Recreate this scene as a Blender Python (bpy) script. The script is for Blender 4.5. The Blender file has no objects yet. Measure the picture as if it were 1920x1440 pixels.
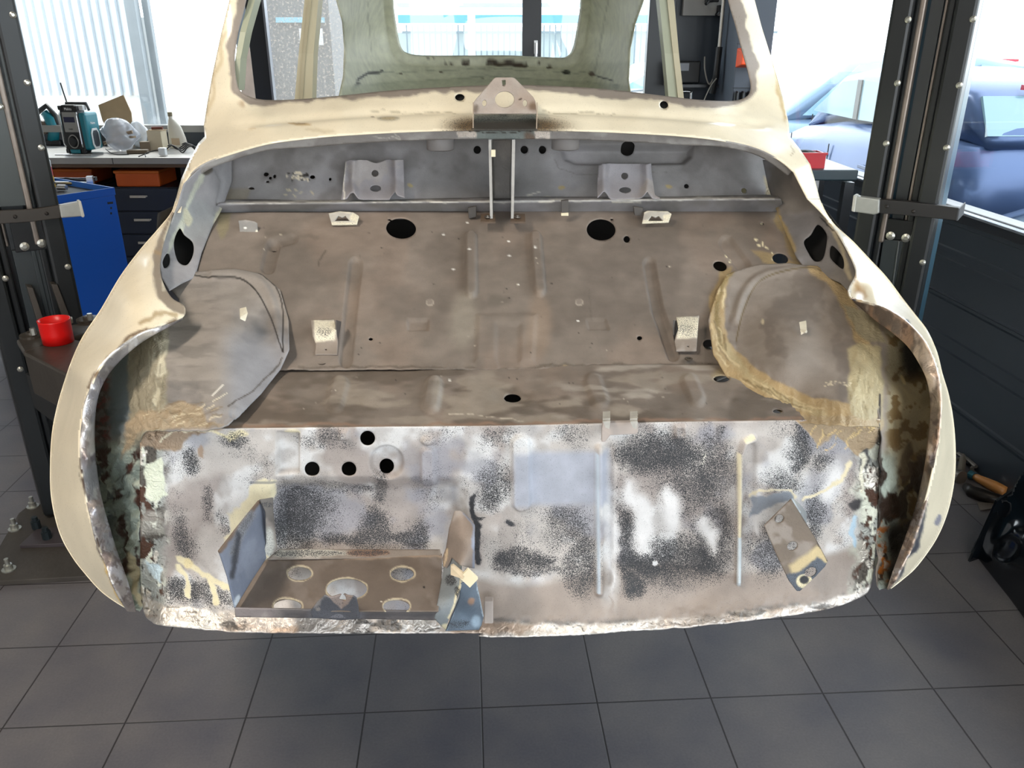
import bpy, bmesh, math, random
import numpy as np
from mathutils import Vector, Matrix
random.seed(4)
rng = np.random.RandomState(7)
C = bpy.context.scene.collection
sc = bpy.context.scene

# ---------------------------------------------------------------- camera, light, exposure
FPX = 1510.0
PITCH = math.radians(22.7)
CAMH = 1.6
cam = bpy.data.cameras.new('camera'); cam.sensor_width = 36; cam.lens = FPX/1920*36
cam.clip_start = .02; cam.clip_end = 200
cam_o = bpy.data.objects.new('camera', cam); C.objects.link(cam_o)
cam_o.location = (0, 0, CAMH); cam_o.rotation_euler = (math.pi/2-PITCH, 0, 0)
sc.camera = cam_o
sc.view_settings.view_transform = 'Standard'; sc.view_settings.look = 'None'
sc.view_settings.gamma = 1; sc.view_settings.exposure = 0.42
sc.view_settings.use_curve_mapping = False

w = bpy.data.worlds.new('daylight'); sc.world = w; w.use_nodes = True
bg = w.node_tree.nodes['Background']
bg.inputs[0].default_value = (.925, .96, 1, 1); bg.inputs[1].default_value = 4.2

def portal(loc, rot, sx, sy):
    l = bpy.data.lights.new('daylight_portal', 'AREA'); l.shape = 'RECTANGLE'; l.size = sx; l.size_y = sy
    l.cycles.is_portal = True
    o = bpy.data.objects.new('daylight_portal', l); C.objects.link(o); o.location = loc; o.rotation_euler = rot
    return o
portal((1.0, -2.4, 1.5), (math.radians(90), 0, 0), 6.0, 3.0)           # the open doorway behind the photographer
portal((1.95, 2.9, 1.9), (math.radians(90), 0, math.radians(90)), 7.0, 1.8)   # windows on the right
portal((-1.2, 6.6, 1.9), (math.radians(-90), 0, 0), 6.0, 1.8)          # windows of the end wall
def lamp(x, y, e):              # the workshop's ceiling luminaires, out of frame above the car
    l = bpy.data.lights.new('ceiling_lamp', 'AREA'); l.shape = 'RECTANGLE'; l.size = .35; l.size_y = 1.5; l.energy = e; l.color = (1, .88, .74)
    o = bpy.data.objects.new('ceiling_lamp', l); C.objects.link(o); o.location = (x, y, 3.2)
lamp(-1.5, .35, 46); lamp(1.6, .35, 12)
sun = bpy.data.lights.new('sun', 'SUN'); sun.energy = 3.0; sun.angle = math.radians(1); sun.color = (1, .93, .82)
sun_o = bpy.data.objects.new('sun', sun); C.objects.link(sun_o)
sun_o.rotation_euler = (math.radians(38), 0, math.radians(205))

# ---------------------------------------------------------------- projection helpers (pixels of the 1920x1440 photo -> world)
cp, sp = math.cos(PITCH), math.sin(PITCH)
TH = math.radians(2.2)          # the car stands turned by this angle
ct, st = math.cos(TH), math.sin(TH)
def ray(px, py):
    px = np.asarray(px, float)-960; py = np.asarray(py, float)-720
    return np.stack([px, FPX*cp-py*sp, -(FPX*sp+py*cp)], -1)
def PY(px, py, y):
    r = ray(px, py); t = y/r[..., 1]; return r*np.asarray(t)[..., None]+np.array([0, 0, CAMH])
def PL(px, py, yl):             # on the plane at distance yl along the car's own axis
    r = ray(px, py); t = yl/(r[..., 1]*ct-r[..., 0]*st); return r*np.asarray(t)[..., None]+np.array([0, 0, CAMH])
def PZ(px, py, z):
    r = ray(px, py); t = (z-CAMH)/r[..., 2]; return r*np.asarray(t)[..., None]+np.array([0, 0, CAMH])
def V(*a): return np.array(a, float)

# ---------------------------------------------------------------- colours and materials
def lin(h):
    if isinstance(h, str):
        h = [int(h[i:i+2], 16)/255 for i in (0, 2, 4)]
        return tuple(c/12.92 if c <= .04045 else ((c+.055)/1.055)**2.4 for c in h)
    return tuple(h)
MATS = {}
def nodes(name):
    m = bpy.data.materials.new(name); m.use_nodes = True
    nt = m.node_tree; b = nt.nodes['Principled BSDF']; return m, nt, b
def N(nt, t, **k):
    n = nt.nodes.new(t)
    for a, v in k.items():
        if a.startswith('i_'): n.inputs[int(a[2:])].default_value = v
        else: setattr(n, a, v)
    return n
def mat(name, col, rough=.5, metal=0., var=.12, vscale=6., bump=.0, bscale=60., coat=0., spec=.5, emit=None, fine=None):
    if name in MATS: return MATS[name]
    m, nt, b = nodes(name); L = nt.links.new; col = lin(col)
    tc = N(nt, 'ShaderNodeTexCoord')
    no = N(nt, 'ShaderNodeTexNoise'); no.inputs['Scale'].default_value = vscale; no.inputs['Detail'].default_value = 5
    L(tc.outputs['Object'], no.inputs['Vector'])
    mr = N(nt, 'ShaderNodeMapRange'); mr.inputs[3].default_value = 1-var; mr.inputs[4].default_value = 1+var
    L(no.outputs[0], mr.inputs[0])
    mx = N(nt, 'ShaderNodeVectorMath', operation='SCALE'); mx.inputs[0].default_value = col; L(mr.outputs[0], mx.inputs['Scale'])
    L(mx.outputs[0], b.inputs['Base Color'])
    b.inputs['Roughness'].default_value = rough; b.inputs['Metallic'].default_value = metal
    b.inputs['Specular IOR Level'].default_value = spec
    if coat: b.inputs['Coat Weight'].default_value = coat; b.inputs['Coat Roughness'].default_value = .05
    if bump:
        n2 = N(nt, 'ShaderNodeTexNoise'); n2.inputs['Scale'].default_value = bscale; n2.inputs['Detail'].default_value = 4
        L(tc.outputs['Object'], n2.inputs['Vector'])
        bp = N(nt, 'ShaderNodeBump'); bp.inputs['Strength'].default_value = bump; bp.inputs['Distance'].default_value = .003
        L(n2.outputs[0], bp.inputs['Height']); L(bp.outputs[0], b.inputs['Normal'])
    if emit:
        b.inputs['Emission Color'].default_value = (*lin(emit[0]), 1); b.inputs['Emission Strength'].default_value = emit[1]
    MATS[name] = m; return m
def glass(name='window_glass', tint=(.93, .96, .97), gl=.06, dirt=0.):
    if name in MATS: return MATS[name]
    m = bpy.data.materials.new(name); m.use_nodes = True; nt = m.node_tree; nt.nodes.clear(); L = nt.links.new
    out = N(nt, 'ShaderNodeOutputMaterial'); tr = N(nt, 'ShaderNodeBsdfTransparent'); tr.inputs[0].default_value = (*tint, 1)
    g = N(nt, 'ShaderNodeBsdfGlossy'); g.inputs['Roughness'].default_value = .02
    mx = N(nt, 'ShaderNodeMixShader'); mx.inputs[0].default_value = gl
    L(tr.outputs[0], mx.inputs[1]); L(g.outputs[0], mx.inputs[2]); last = mx
    if dirt:
        tc = N(nt, 'ShaderNodeTexCoord'); no = N(nt, 'ShaderNodeTexNoise'); no.inputs['Scale'].default_value = 55; no.inputs['Detail'].default_value = 6
        L(tc.outputs['Object'], no.inputs['Vector'])
        mr = N(nt, 'ShaderNodeMapRange'); mr.inputs[1].default_value = .5; mr.inputs[2].default_value = .72; mr.inputs[3].default_value = dirt*.35; mr.inputs[4].default_value = dirt
        L(no.outputs[0], mr.inputs[0])
        d = N(nt, 'ShaderNodeBsdfDiffuse'); d.inputs[0].default_value = (.6, .57, .52, 1)
        t2 = N(nt, 'ShaderNodeBsdfTranslucent'); t2.inputs[0].default_value = (.6, .57, .52, 1)
        ad = N(nt, 'ShaderNodeMixShader'); ad.inputs[0].default_value = .5; L(d.outputs[0], ad.inputs[1]); L(t2.outputs[0], ad.inputs[2])
        m2 = N(nt, 'ShaderNodeMixShader'); L(mr.outputs[0], m2.inputs[0]); L(mx.outputs[0], m2.inputs[1]); L(ad.outputs[0], m2.inputs[2]); last = m2
    L(last.outputs[0], out.inputs[0]); MATS[name] = m; return m

def painted_metal():            # sheet metal whose paint, speckle, bare metal and putty come from the attributes of the sheet
    m, nt, b = nodes('stripped_car_metal'); L = nt.links.new
    tc = N(nt, 'ShaderNodeTexCoord')
    ac = N(nt, 'ShaderNodeVertexColor', layer_name='paint'); am = N(nt, 'ShaderNodeVertexColor', layer_name='wear')
    sep = N(nt, 'ShaderNodeSeparateColor'); L(am.outputs[0], sep.inputs[0])
    n1 = N(nt, 'ShaderNodeTexNoise'); n1.inputs['Scale'].default_value = 800; n1.inputs['Detail'].default_value = 2.5
    n0 = N(nt, 'ShaderNodeTexNoise'); n0.inputs['Scale'].default_value = 26; n0.inputs['Detail'].default_value = 7
    n3 = N(nt, 'ShaderNodeTexNoise'); n3.inputs['Scale'].default_value = 90; n3.inputs['Detail'].default_value = 6; n3.inputs['Distortion'].default_value = 1.5
    for n in (n0, n1, n3): L(tc.outputs['Object'], n.inputs['Vector'])
    # speckle: the finer the noise value below the density, the darker
    mr = N(nt, 'ShaderNodeMapRange'); mr.inputs[1].default_value = .30; mr.inputs[2].default_value = .70; L(n1.outputs[0], mr.inputs[0])
    sub = N(nt, 'ShaderNodeMath', operation='SUBTRACT'); L(sep.outputs[0], sub.inputs[0]); L(mr.outputs[0], sub.inputs[1])
    st_ = N(nt, 'ShaderNodeMapRange'); st_.inputs[1].default_value = -.16; st_.inputs[2].default_value = .2; L(sub.outputs[0], st_.inputs[0])
    v = N(nt, 'ShaderNodeMapRange'); v.inputs[1].default_value = .3; v.inputs[2].default_value = .7; v.inputs[3].default_value = .86; v.inputs[4].default_value = 1.12; L(n0.outputs[0], v.inputs[0])
    sc_ = N(nt, 'ShaderNodeVectorMath', operation='SCALE'); L(ac.outputs[0], sc_.inputs[0]); L(v.outputs[0], sc_.inputs['Scale'])
    mx = N(nt, 'ShaderNodeMix', data_type='RGBA'); L(st_.outputs[0], mx.inputs[0]); L(sc_.outputs[0], mx.inputs[6]); mx.inputs[7].default_value = (.034, .036, .041, 1)
    L(mx.outputs[2], b.inputs['Base Color'])
    L(sep.outputs[1], b.inputs['Metallic'])
    rr = N(nt, 'ShaderNodeMapRange'); rr.inputs[3].default_value = .5; rr.inputs[4].default_value = .27; L(sep.outputs[1], rr.inputs[0])
    ra = N(nt, 'ShaderNodeMath', operation='MULTIPLY_ADD'); L(n0.outputs[0], ra.inputs[0]); ra.inputs[1].default_value = .2; L(rr.outputs[0], ra.inputs[2])
    L(ra.outputs[0], b.inputs['Roughness'])
    b1 = N(nt, 'ShaderNodeBump'); b1.inputs['Distance'].default_value = .0035
    L(sep.outputs[2], b1.inputs['Strength']); L(n3.outputs[0], b1.inputs['Height'])
    b2 = N(nt, 'ShaderNodeBump'); b2.inputs['Distance'].default_value = .0006; b2.inputs['Strength'].default_value = .25
    L(n1.outputs[0], b2.inputs['Height']); L(b1.outputs[0], b2.inputs['Normal']); L(b2.outputs[0], b.inputs['Normal'])
    return m
CARM = painted_metal()
def cream_paint():
    m, nt, b = nodes('cream_gloss_paint'); L = nt.links.new
    ac = N(nt, 'ShaderNodeVertexColor', layer_name='paint'); am = N(nt, 'ShaderNodeVertexColor', layer_name='wear')
    sep = N(nt, 'ShaderNodeSeparateColor'); L(am.outputs[0], sep.inputs[0])
    tc = N(nt, 'ShaderNodeTexCoord')
    n0 = N(nt, 'ShaderNodeTexNoise'); n0.inputs['Scale'].default_value = 14; n0.inputs['Detail'].default_value = 6; L(tc.outputs['Object'], n0.inputs['Vector'])
    n1 = N(nt, 'ShaderNodeTexNoise'); n1.inputs['Scale'].default_value = 420; n1.inputs['Detail'].default_value = 2; L(tc.outputs['Object'], n1.inputs['Vector'])
    v = N(nt, 'ShaderNodeMapRange'); v.inputs[1].default_value = .3; v.inputs[2].default_value = .7; v.inputs[3].default_value = .94; v.inputs[4].default_value = 1.04; L(n0.outputs[0], v.inputs[0])
    s = N(nt, 'ShaderNodeVectorMath', operation='SCALE'); L(ac.outputs[0], s.inputs[0]); L(v.outputs[0], s.inputs['Scale'])
    mr = N(nt, 'ShaderNodeMapRange'); mr.inputs[1].default_value = .3; mr.inputs[2].default_value = .7; L(n1.outputs[0], mr.inputs[0])
    sub = N(nt, 'ShaderNodeMath', operation='SUBTRACT'); L(sep.outputs[0], sub.inputs[0]); L(mr.outputs[0], sub.inputs[1])
    st_ = N(nt, 'ShaderNodeMapRange'); st_.inputs[1].default_value = -.05; st_.inputs[2].default_value = .1; L(sub.outputs[0], st_.inputs[0])
    mx = N(nt, 'ShaderNodeMix', data_type='RGBA'); L(st_.outputs[0], mx.inputs[0]); L(s.outputs[0], mx.inputs[6]); mx.inputs[7].default_value = (.03, .028, .025, 1)
    L(mx.outputs[2], b.inputs['Base Color'])
    L(sep.outputs[1], b.inputs['Metallic'])
    g = N(nt, 'ShaderNodeMapRange'); g.inputs[3].default_value = .16; g.inputs[4].default_value = .55; L(sep.outputs[2], g.inputs[0]); L(g.outputs[0], b.inputs['Roughness'])
    return m
CREAM = cream_paint()

# ---------------------------------------------------------------- objects, tags, mesh building
def link(o): C.objects.link(o); return o
def tag(o, label, cat, group=None, kind=None):
    o['label'] = label; o['category'] = cat
    if group: o['group'] = group
    if kind: o['kind'] = kind
    return o
def thing(name, loc, label, cat, group=None, rz=0.):
    o = bpy.data.objects.new(name, None); o.empty_display_size = .05; link(o)
    o.location = tuple(float(a) for a in loc); o.rotation_euler = (0, 0, rz)
    return tag(o, label, cat, group)
def put(name, verts, faces, m, parent=None, smooth=False, bevel=0., solid=0., local=False, sub=0):
    verts = np.asarray(verts, float)
    if parent is not None and not local:
        p = parent; loc = np.zeros(3)
        while p is not None: loc = loc+np.array(p.location); p = p.parent
        verts = verts-loc
    me = bpy.data.meshes.new(name)
    me.from_pydata([tuple(v) for v in verts], [], [tuple(int(i) for i in f) for f in faces])
    me.update()
    if m is not None: me.materials.append(m)
    bm = bmesh.new(); bm.from_mesh(me); bmesh.ops.recalc_face_normals(bm, faces=bm.faces); bm.to_mesh(me); bm.free()
    if smooth: me.polygons.foreach_set('use_smooth', [True]*len(me.polygons))
    o = link(bpy.data.objects.new(name, me))
    if parent is not None: o.parent = parent
    if solid:
        s = o.modifiers.new('thickness', 'SOLIDIFY'); s.thickness = solid; s.offset = 0
    if bevel:
        b = o.modifiers.new('bevel', 'BEVEL'); b.width = bevel; b.segments = 2; b.limit_method = 'ANGLE'; b.angle_limit = math.radians(40)
        if smooth: b.harden_normals = False
    if sub:
        s = o.modifiers.new('smooth', 'SUBSURF'); s.levels = sub; s.render_levels = sub
    return o
class MB:                       # collects simple shapes into ONE mesh
    def __init__(s): s.v = []; s.f = []
    def add(s, v, f):
        n = len(s.v); s.v += [tuple(map(float, a)) for a in v]; s.f += [tuple(int(i)+n for i in q) for q in f]; return s
    def box(s, c, d, rz=0., R=None):
        c = np.array(c, float); d = np.array(d, float)/2
        v = np.array([[x, y, z] for x in (-1, 1) for y in (-1, 1) for z in (-1, 1)])*d
        if R is None: R = np.array([[math.cos(rz), -math.sin(rz), 0], [math.sin(rz), math.cos(rz), 0], [0, 0, 1]])
        v = v@np.array(R).T+c
        return s.add(v, [(0, 1, 3, 2), (4, 6, 7, 5), (0, 4, 5, 1), (2, 3, 7, 6), (0, 2, 6, 4), (1, 5, 7, 3)])
    def tube(s, pts, r, n=10, cap=True):
        pts = [np.array(p, float) for p in pts]; rs = r if hasattr(r, '__len__') else [r]*len(pts)
        rings = []; up = None
        for i, p in enumerate(pts):
            d = pts[min(i+1, len(pts)-1)]-pts[max(i-1, 0)]; d = d/(np.linalg.norm(d)+1e-12)
            if up is None:
                up = np.array([0, 0, 1.]) if abs(d[2]) < .9 else np.array([1., 0, 0])
            a = np.cross(d, up); a /= np.linalg.norm(a)+1e-12; b = np.cross(a, d); up = b
            rings.append([p+rs[i]*(math.cos(k*2*math.pi/n)*a+math.sin(k*2*math.pi/n)*b) for k in range(n)])
        v = [q for rr in rings for q in rr]; f = []
        for i in range(len(pts)-1):
            for k in range(n): f.append((i*n+k, i*n+(k+1) % n, (i+1)*n+(k+1) % n, (i+1)*n+k))
        if cap: f.append(tuple(range(n))[::-1]); f.append(tuple((len(pts)-1)*n+k for k in range(n)))
        return s.add(v, f)
    def cyl(s, a, b, r, n=20): return s.tube([a, b], r, n)
    def prism(s, pts, dv):      # planar polygon extruded by the vector dv
        pts = [np.array(p, float) for p in pts]; n = len(pts); dv = np.array(dv, float)
        v = pts+[p+dv for p in pts]
        f = [tuple(range(n))[::-1], tuple(range(n, 2*n))]+[(i, (i+1) % n, (i+1) % n+n, i+n) for i in range(n)]
        return s.add(v, f)
    def lathe(s, c, prof, n=28, axis='z', close=True):
        v = []; f = []
        for r, h in prof:
            for k in range(n):
                a = 2*math.pi*k/n; p = (r*math.cos(a), r*math.sin(a), h)
                if axis == 'y': p = (p[0], h, p[1])
                if axis == 'x': p = (h, p[0], p[1])
                v.append(np.array(p)+np.array(c, float))
        for i in range(len(prof)-1):
            for k in range(n): f.append((i*n+k, i*n+(k+1) % n, (i+1)*n+(k+1) % n, (i+1)*n+k))
        if close: f.append(tuple(range(n))[::-1]); f.append(tuple((len(prof)-1)*n+k for k in range(n)))
        return s.add(v, f)
    def put(s, name, m, parent=None, **k): return put(name, s.v, s.f, m, parent, **k)

# ---------------------------------------------------------------- noise, distance fields, brushes
_tab = rng.rand(256, 256)
def vnoise(x, y):
    xi = np.floor(x).astype(int); yi = np.floor(y).astype(int); fx = x-xi; fy = y-yi
    fx = fx*fx*(3-2*fx); fy = fy*fy*(3-2*fy)
    g = lambda i, j: _tab[(yi+j) % 256, (xi+i) % 256]
    return (g(0, 0)*(1-fx)+g(1, 0)*fx)*(1-fy)+(g(0, 1)*(1-fx)+g(1, 1)*fx)*fy
def fbm(x, y, s, o=4, seed=0):
    a = 0; amp = 1; t = 0
    for i in range(o):
        a = a+amp*vnoise(x/s+seed*17.3+i*31.7, y/s+seed*9.1+i*11.3); t += amp; amp *= .5; s = s/2.03
    return a/t
def smooth(e0, e1, x):
    t = np.clip((x-e0)/(e1-e0), 0, 1); return t*t*(3-2*t)
def spline(pts, n=8, closed=False):
    p = np.array(pts, float); m = len(p); out = []
    rngi = range(m if closed else m-1)
    for i in rngi:
        if closed: a, b, c, d = p[(i-1) % m], p[i], p[(i+1) % m], p[(i+2) % m]
        else: a, b, c, d = p[max(i-1, 0)], p[i], p[i+1], p[min(i+2, m-1)]
        for k in range(n):
            t = k/n; out.append(.5*((2*b)+(-a+c)*t+(2*a-5*b+4*c-d)*t*t+(-a+3*b-3*c+d)*t**3))
    if not closed: out.append(p[-1])
    return np.array(out)
def sd_seg(X, Y, pts):
    d = np.full(X.shape, 1e9)
    for (ax, ay), (bx, by) in zip(pts[:-1], pts[1:]):
        vx, vy = bx-ax, by-ay; L = vx*vx+vy*vy+1e-9
        t = np.clip(((X-ax)*vx+(Y-ay)*vy)/L, 0, 1)
        d = np.minimum(d, np.hypot(X-ax-t*vx, Y-ay-t*vy))
    return d
def sd_poly(X, Y, pts):         # positive inside
    pts = np.asarray(pts, float); d = np.full(X.shape, 1e9); ins = np.zeros(X.shape, bool); n = len(pts)
    for i in range(n):
        ax, ay = pts[i]; bx, by = pts[(i+1) % n]
        vx, vy = bx-ax, by-ay; L = vx*vx+vy*vy+1e-9
        t = np.clip(((X-ax)*vx+(Y-ay)*vy)/L, 0, 1)
        d = np.minimum(d, np.hypot(X-ax-t*vx, Y-ay-t*vy))
        if abs(vy) > 1e-9:
            c = ((ay > Y) != (by > Y)) & (X < (bx-ax)*(Y-ay)/(by-ay)+ax); ins ^= c
    return np.where(ins, d, -d)
def sd_ell(X, Y, cx, cy, rx, ry, ang=0.):   # positive inside, in pixels (approx.)
    a = math.radians(ang); c, s = math.cos(a), math.sin(a)
    x = (X-cx)*c+(Y-cy)*s; y = -(X-cx)*s+(Y-cy)*c
    k = np.hypot(x/rx, y/ry); g = np.hypot(x/rx**2, y/ry**2)+1e-9
    return -(k*(k-1)/g)*np.where(k > .05, 1, 1)-np.where(k <= .05, -min(rx, ry), 0)

class Paint:                    # colour and wear of a sheet, brushed on in the photo's pixels
    def __init__(s, X, Y, base, spk=0., met=0., put_=0.15, seed=1, jit=7., js=22.):
        s.X0, s.Y0 = X, Y
        s.X = X+(fbm(X, Y, js, 4, seed)-.5)*2*jit; s.Y = Y+(fbm(X, Y, js, 4, seed+5)-.5)*2*jit
        s.col = np.ones(X.shape+(3,))*np.array(lin(base)); s.w = np.zeros(X.shape+(3,)); s.w[..., 0] = spk; s.w[..., 1] = met; s.w[..., 2] = put_
        s.seed = seed
    def _m(s, sd, soft, op): return smooth(-soft, soft, sd)*op
    def apply(s, m, col=None, spk=None, met=None, tex=None):
        if col is not None: s.col += (np.array(lin(col))-s.col)*m[..., None]
        for i, v in enumerate((spk, met, tex)):
            if v is not None: s.w[..., i] += (v-s.w[..., i])*m
        return s
    def ell(s, cx, cy, rx, ry, ang=0, soft=6, op=1., raw=False, **k):
        X, Y = (s.X0, s.Y0) if raw else (s.X, s.Y)
        return s.apply(s._m(sd_ell(X, Y, cx, cy, rx, ry, ang), soft, op), **k)
    def line(s, pts, wd, soft=2, op=1., raw=False, curve=False, **k):
        X, Y = (s.X0, s.Y0) if raw else (s.X, s.Y)
        if curve: pts = spline(pts, 5)
        return s.apply(s._m(wd-sd_seg(X, Y, pts), soft, op), **k)
    def poly(s, pts, soft=2, op=1., raw=False, **k):
        X, Y = (s.X0, s.Y0) if raw else (s.X, s.Y)
        return s.apply(s._m(sd_poly(X, Y, pts), soft, op), **k)
    def mottle(s, col, scale, lo, hi, seed=3, op=1., sx=1., sy=1., within=None, **k):
        m = smooth(lo, hi, fbm(s.X0/sx, s.Y0/sy, scale, 4, seed))*op
        if within is not None: m = m*within
        return s.apply(m, col=col, **k)

def outline(p, seed, scale, thr, wd, within, col='2a2622', sy=1., **k):   # dark rim of a flaking patch
    f = fbm(p.X0, p.Y0/sy, scale, 4, seed); p.apply(smooth(wd, wd*.3, np.abs(f-thr))*within, col=col, **k)
def rbf(ctrl, lam=1e-5):                  # smooth surface through (px, py, yl) controls
    c = np.array(ctrl, float); xy = c[:, :2]/300.; n = len(c)
    def phi(r): return np.where(r > 0, r*r*np.log(np.maximum(r, 1e-9)), 0)
    A = np.zeros((n+3, n+3)); d = np.linalg.norm(xy[:, None]-xy[None], axis=2)
    A[:n, :n] = phi(d)+lam*np.eye(n); A[:n, n] = 1; A[:n, n+1:] = xy; A[n, :n] = 1; A[n+1:, :n] = xy.T
    sol = np.linalg.solve(A, np.concatenate([c[:, 2], np.zeros(3)]))
    def f(X, Y):
        x = X/300.; y = Y/300.; r = sol[n]+sol[n+1]*x+sol[n+2]*y
        for i in range(n): r = r+sol[i]*phi(np.hypot(x-xy[i, 0], y-xy[i, 1]))
        return PL(X, Y, r)
    return f
def plane3(a, b, c):            # plane through three (px, py, yl) points
    p = [PL(*q) for q in (a, b, c)]; nrm = np.cross(p[1]-p[0], p[2]-p[0])
    def f(X, Y):
        r = ray(X, Y); o = np.array([0, 0, CAMH]); t = ((p[0]-o)@nrm)/(r@nrm); return r*t[..., None]+o
    return f
def zplane(z):
    return lambda X, Y: PZ(X, Y, z)

def sheet(name, poly, surf, parent, m=None, step=3., holes=(), emboss=None, paint=None, thick=.0015, curve=False, base='8a8178'):
    if curve: poly = spline(poly, 6, True)
    poly = np.asarray(poly, float); x0, y0 = poly.min(0)-step; x1, y1 = poly.max(0)+step
    xs = np.arange(x0, x1+step, step); ys = np.arange(y0, y1+step, step); X, Y = np.meshgrid(xs, ys)
    def field(X, Y):
        d = sd_poly(X, Y, poly)
        for h in holes:
            hd = sd_ell(X, Y, *h[1:]) if h[0] == 'e' else sd_poly(X, Y, spline(h[1], 5, True) if h[0] == 'c' else h[1])
            d = np.minimum(d, -hd)
        return d
    for it in range(2):
        d = field(X, Y); e = .5
        gx = (field(X+e, Y)-field(X-e, Y))/(2*e); gy = (field(X, Y+e)-field(X, Y-e))/(2*e); g = np.hypot(gx, gy)+1e-6
        near = np.abs(d) < step*(.72 if it == 0 else .3)
        mv = np.clip(d/g, -step, step)
        X = np.where(near, X-mv*gx/g, X); Y = np.where(near, Y-mv*gy/g, Y)
    P = surf(X, Y); ny, nx = X.shape
    cen = lambda A: (A[:-1, :-1]+A[1:, :-1]+A[:-1, 1:]+A[1:, 1:])/4
    keep = field(cen(X), cen(Y)) > .05*step
    idx = np.arange(ny*nx).reshape(ny, nx)
    F = np.stack([idx[:-1, :-1], idx[1:, :-1], idx[1:, 1:], idx[:-1, 1:]], -1)[keep]
    if emboss is not None:
        du = np.gradient(P, axis=1); dv = np.gradient(P, axis=0); nm = np.cross(dv, du); nm /= np.linalg.norm(nm, axis=2, keepdims=True)+1e-12
        tocam = np.array([0, 0, CAMH])-P; nm *= np.sign((nm*tocam).sum(2, keepdims=True))
        P = P+nm*emboss(X, Y)[..., None]
    used = np.unique(F); rm = np.full(ny*nx, -1); rm[used] = np.arange(len(used)); F = rm[F]
    Pv = P.reshape(-1, 3)[used]
    if parent is not None: Pv = Pv-np.array(parent.location)
    me = bpy.data.meshes.new(name)
    me.vertices.add(len(Pv)); me.vertices.foreach_set('co', Pv.ravel())
    me.loops.add(F.size); me.loops.foreach_set('vertex_index', F.ravel().astype(np.int32))
    me.polygons.add(len(F)); me.polygons.foreach_set('loop_start', np.arange(0, F.size, 4, dtype=np.int32))
    me.polygons.foreach_set('use_smooth', np.ones(len(F), bool))
    me.update(); me.validate()
    p = paint(X, Y) if paint is not None else Paint(X, Y, base)
    for nm_, a in (('paint', p.col), ('wear', p.w)):
        L = me.color_attributes.new(nm_, 'FLOAT_COLOR', 'POINT')
        v = np.ones((len(used), 4)); v[:, :3] = np.clip(a.reshape(-1, 3)[used], 0, 1); L.data.foreach_set('color', v.ravel())
    me.materials.append(m or CARM)
    o = link(bpy.data.objects.new(name, me)); o.parent = parent
    if thick:
        s = o.modifiers.new('thickness', 'SOLIDIFY'); s.thickness = thick; s.offset = -1
    return o
# embossing in pixels: capsule rib, box, ring (height in metres, positive towards the viewer)
def rib(X, Y, pts, r, h, soft=4): return smooth(-soft, soft, r-sd_seg(X, Y, pts))*h
def pan(X, Y, pts, h, soft=3): return smooth(-soft, soft, sd_poly(X, Y, pts))*h
def dome(X, Y, cx, cy, rx, ry, h, soft=5, ang=0): return smooth(-soft, soft, sd_ell(X, Y, cx, cy, rx, ry, ang))*h
def plate(name, pts, m, parent, thick=.002, bevel=0.):   # bent sheet piece from (px, py, yl) corners, fan of one polygon
    v = [PL(*p) for p in pts]
    return put(name, v, [tuple(range(len(v)))], m, parent, solid=thick, bevel=bevel)
# ================================================================ THE STRIPPED CAR BODY
car = thing('car_body', (-.05, 2.3, .70), 'stripped cream vintage car body with cut-off nose and open luggage bay, raised on the lift', 'car body')
Z_SHELF = 1.6-.4797*1.08
# ---- one smooth outer skin (px, py, distance along the car)
SKIN = rbf([(440,-240,2.42),(430,0,2.17),(383,235,2.04),(455,150,2.08),(495,187,2.09),(640,178,2.03),(860,163,1.985),(1010,160,1.985),(1200,172,2.02),(1375,190,2.08),
 (1400,0,2.17),(1380,-240,2.42),(900,-190,2.38),(640,-200,2.38),(1200,-200,2.38),(1478,240,2.04),
 (870,245,1.78),(1010,245,1.78),(650,253,1.79),(500,268,1.80),(400,300,1.80),(345,345,1.78),(1200,250,1.79),(1350,262,1.80),(1440,288,1.80),(1487,320,1.78),
 (870,207,1.865),(1010,207,1.865),(640,214,1.88),(500,226,1.91),(1200,212,1.88),(1350,222,1.91),
 (383,258,1.96),(330,370,1.82),(322,400,1.74),(262,470,1.64),(190,580,1.51),(150,640,1.45),(120,720,1.37),(97,820,1.29),(95,920,1.22),(113,1000,1.16),(150,1062,1.11),(190,1110,1.08),(250,1147,1.05),
 (310,450,1.61),(300,500,1.52),(345,560,1.37),(345,590,1.34),(260,628,1.24),(195,680,1.165),(165,740,1.125),(152,800,1.095),(150,860,1.07),(165,950,1.04),(195,1050,1.02),(230,1120,1.01),
 (230,570,1.37),(275,500,1.51),(145,700,1.23),(120,850,1.15),(130,950,1.10),(300,570,1.34),
 (1478,258,1.96),(1520,310,1.84),(1537,370,1.78),(1562,420,1.72),(1632,488,1.62),(1692,560,1.53),(1735,612,1.44),(1765,680,1.36),(1784,760,1.32),(1792,850,1.27),(1786,920,1.22),(1765,990,1.17),(1720,1060,1.12),(1667,1105,1.06),
 (1545,400,1.70),(1580,450,1.62),(1605,510,1.50),(1590,545,1.43),(1605,562,1.37),(1660,582,1.30),(1700,607,1.24),(1735,645,1.19),(1753,690,1.16),(1762,760,1.125),(1752,860,1.08),(1730,950,1.05),(1700,1040,1.03),(1672,1095,1.02),
 (1775,850,1.15),(1650,540,1.45)], .006)
LIP = [(345,345),(362,322),(385,306),(420,293),(500,270),(580,259),(650,253),(760,247),(870,244),(1010,244),(1110,246),(1200,250),(1280,255),(1350,263),(1410,276),(1455,296),(1487,320)]
LIPc = spline(LIP, 4)
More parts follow.
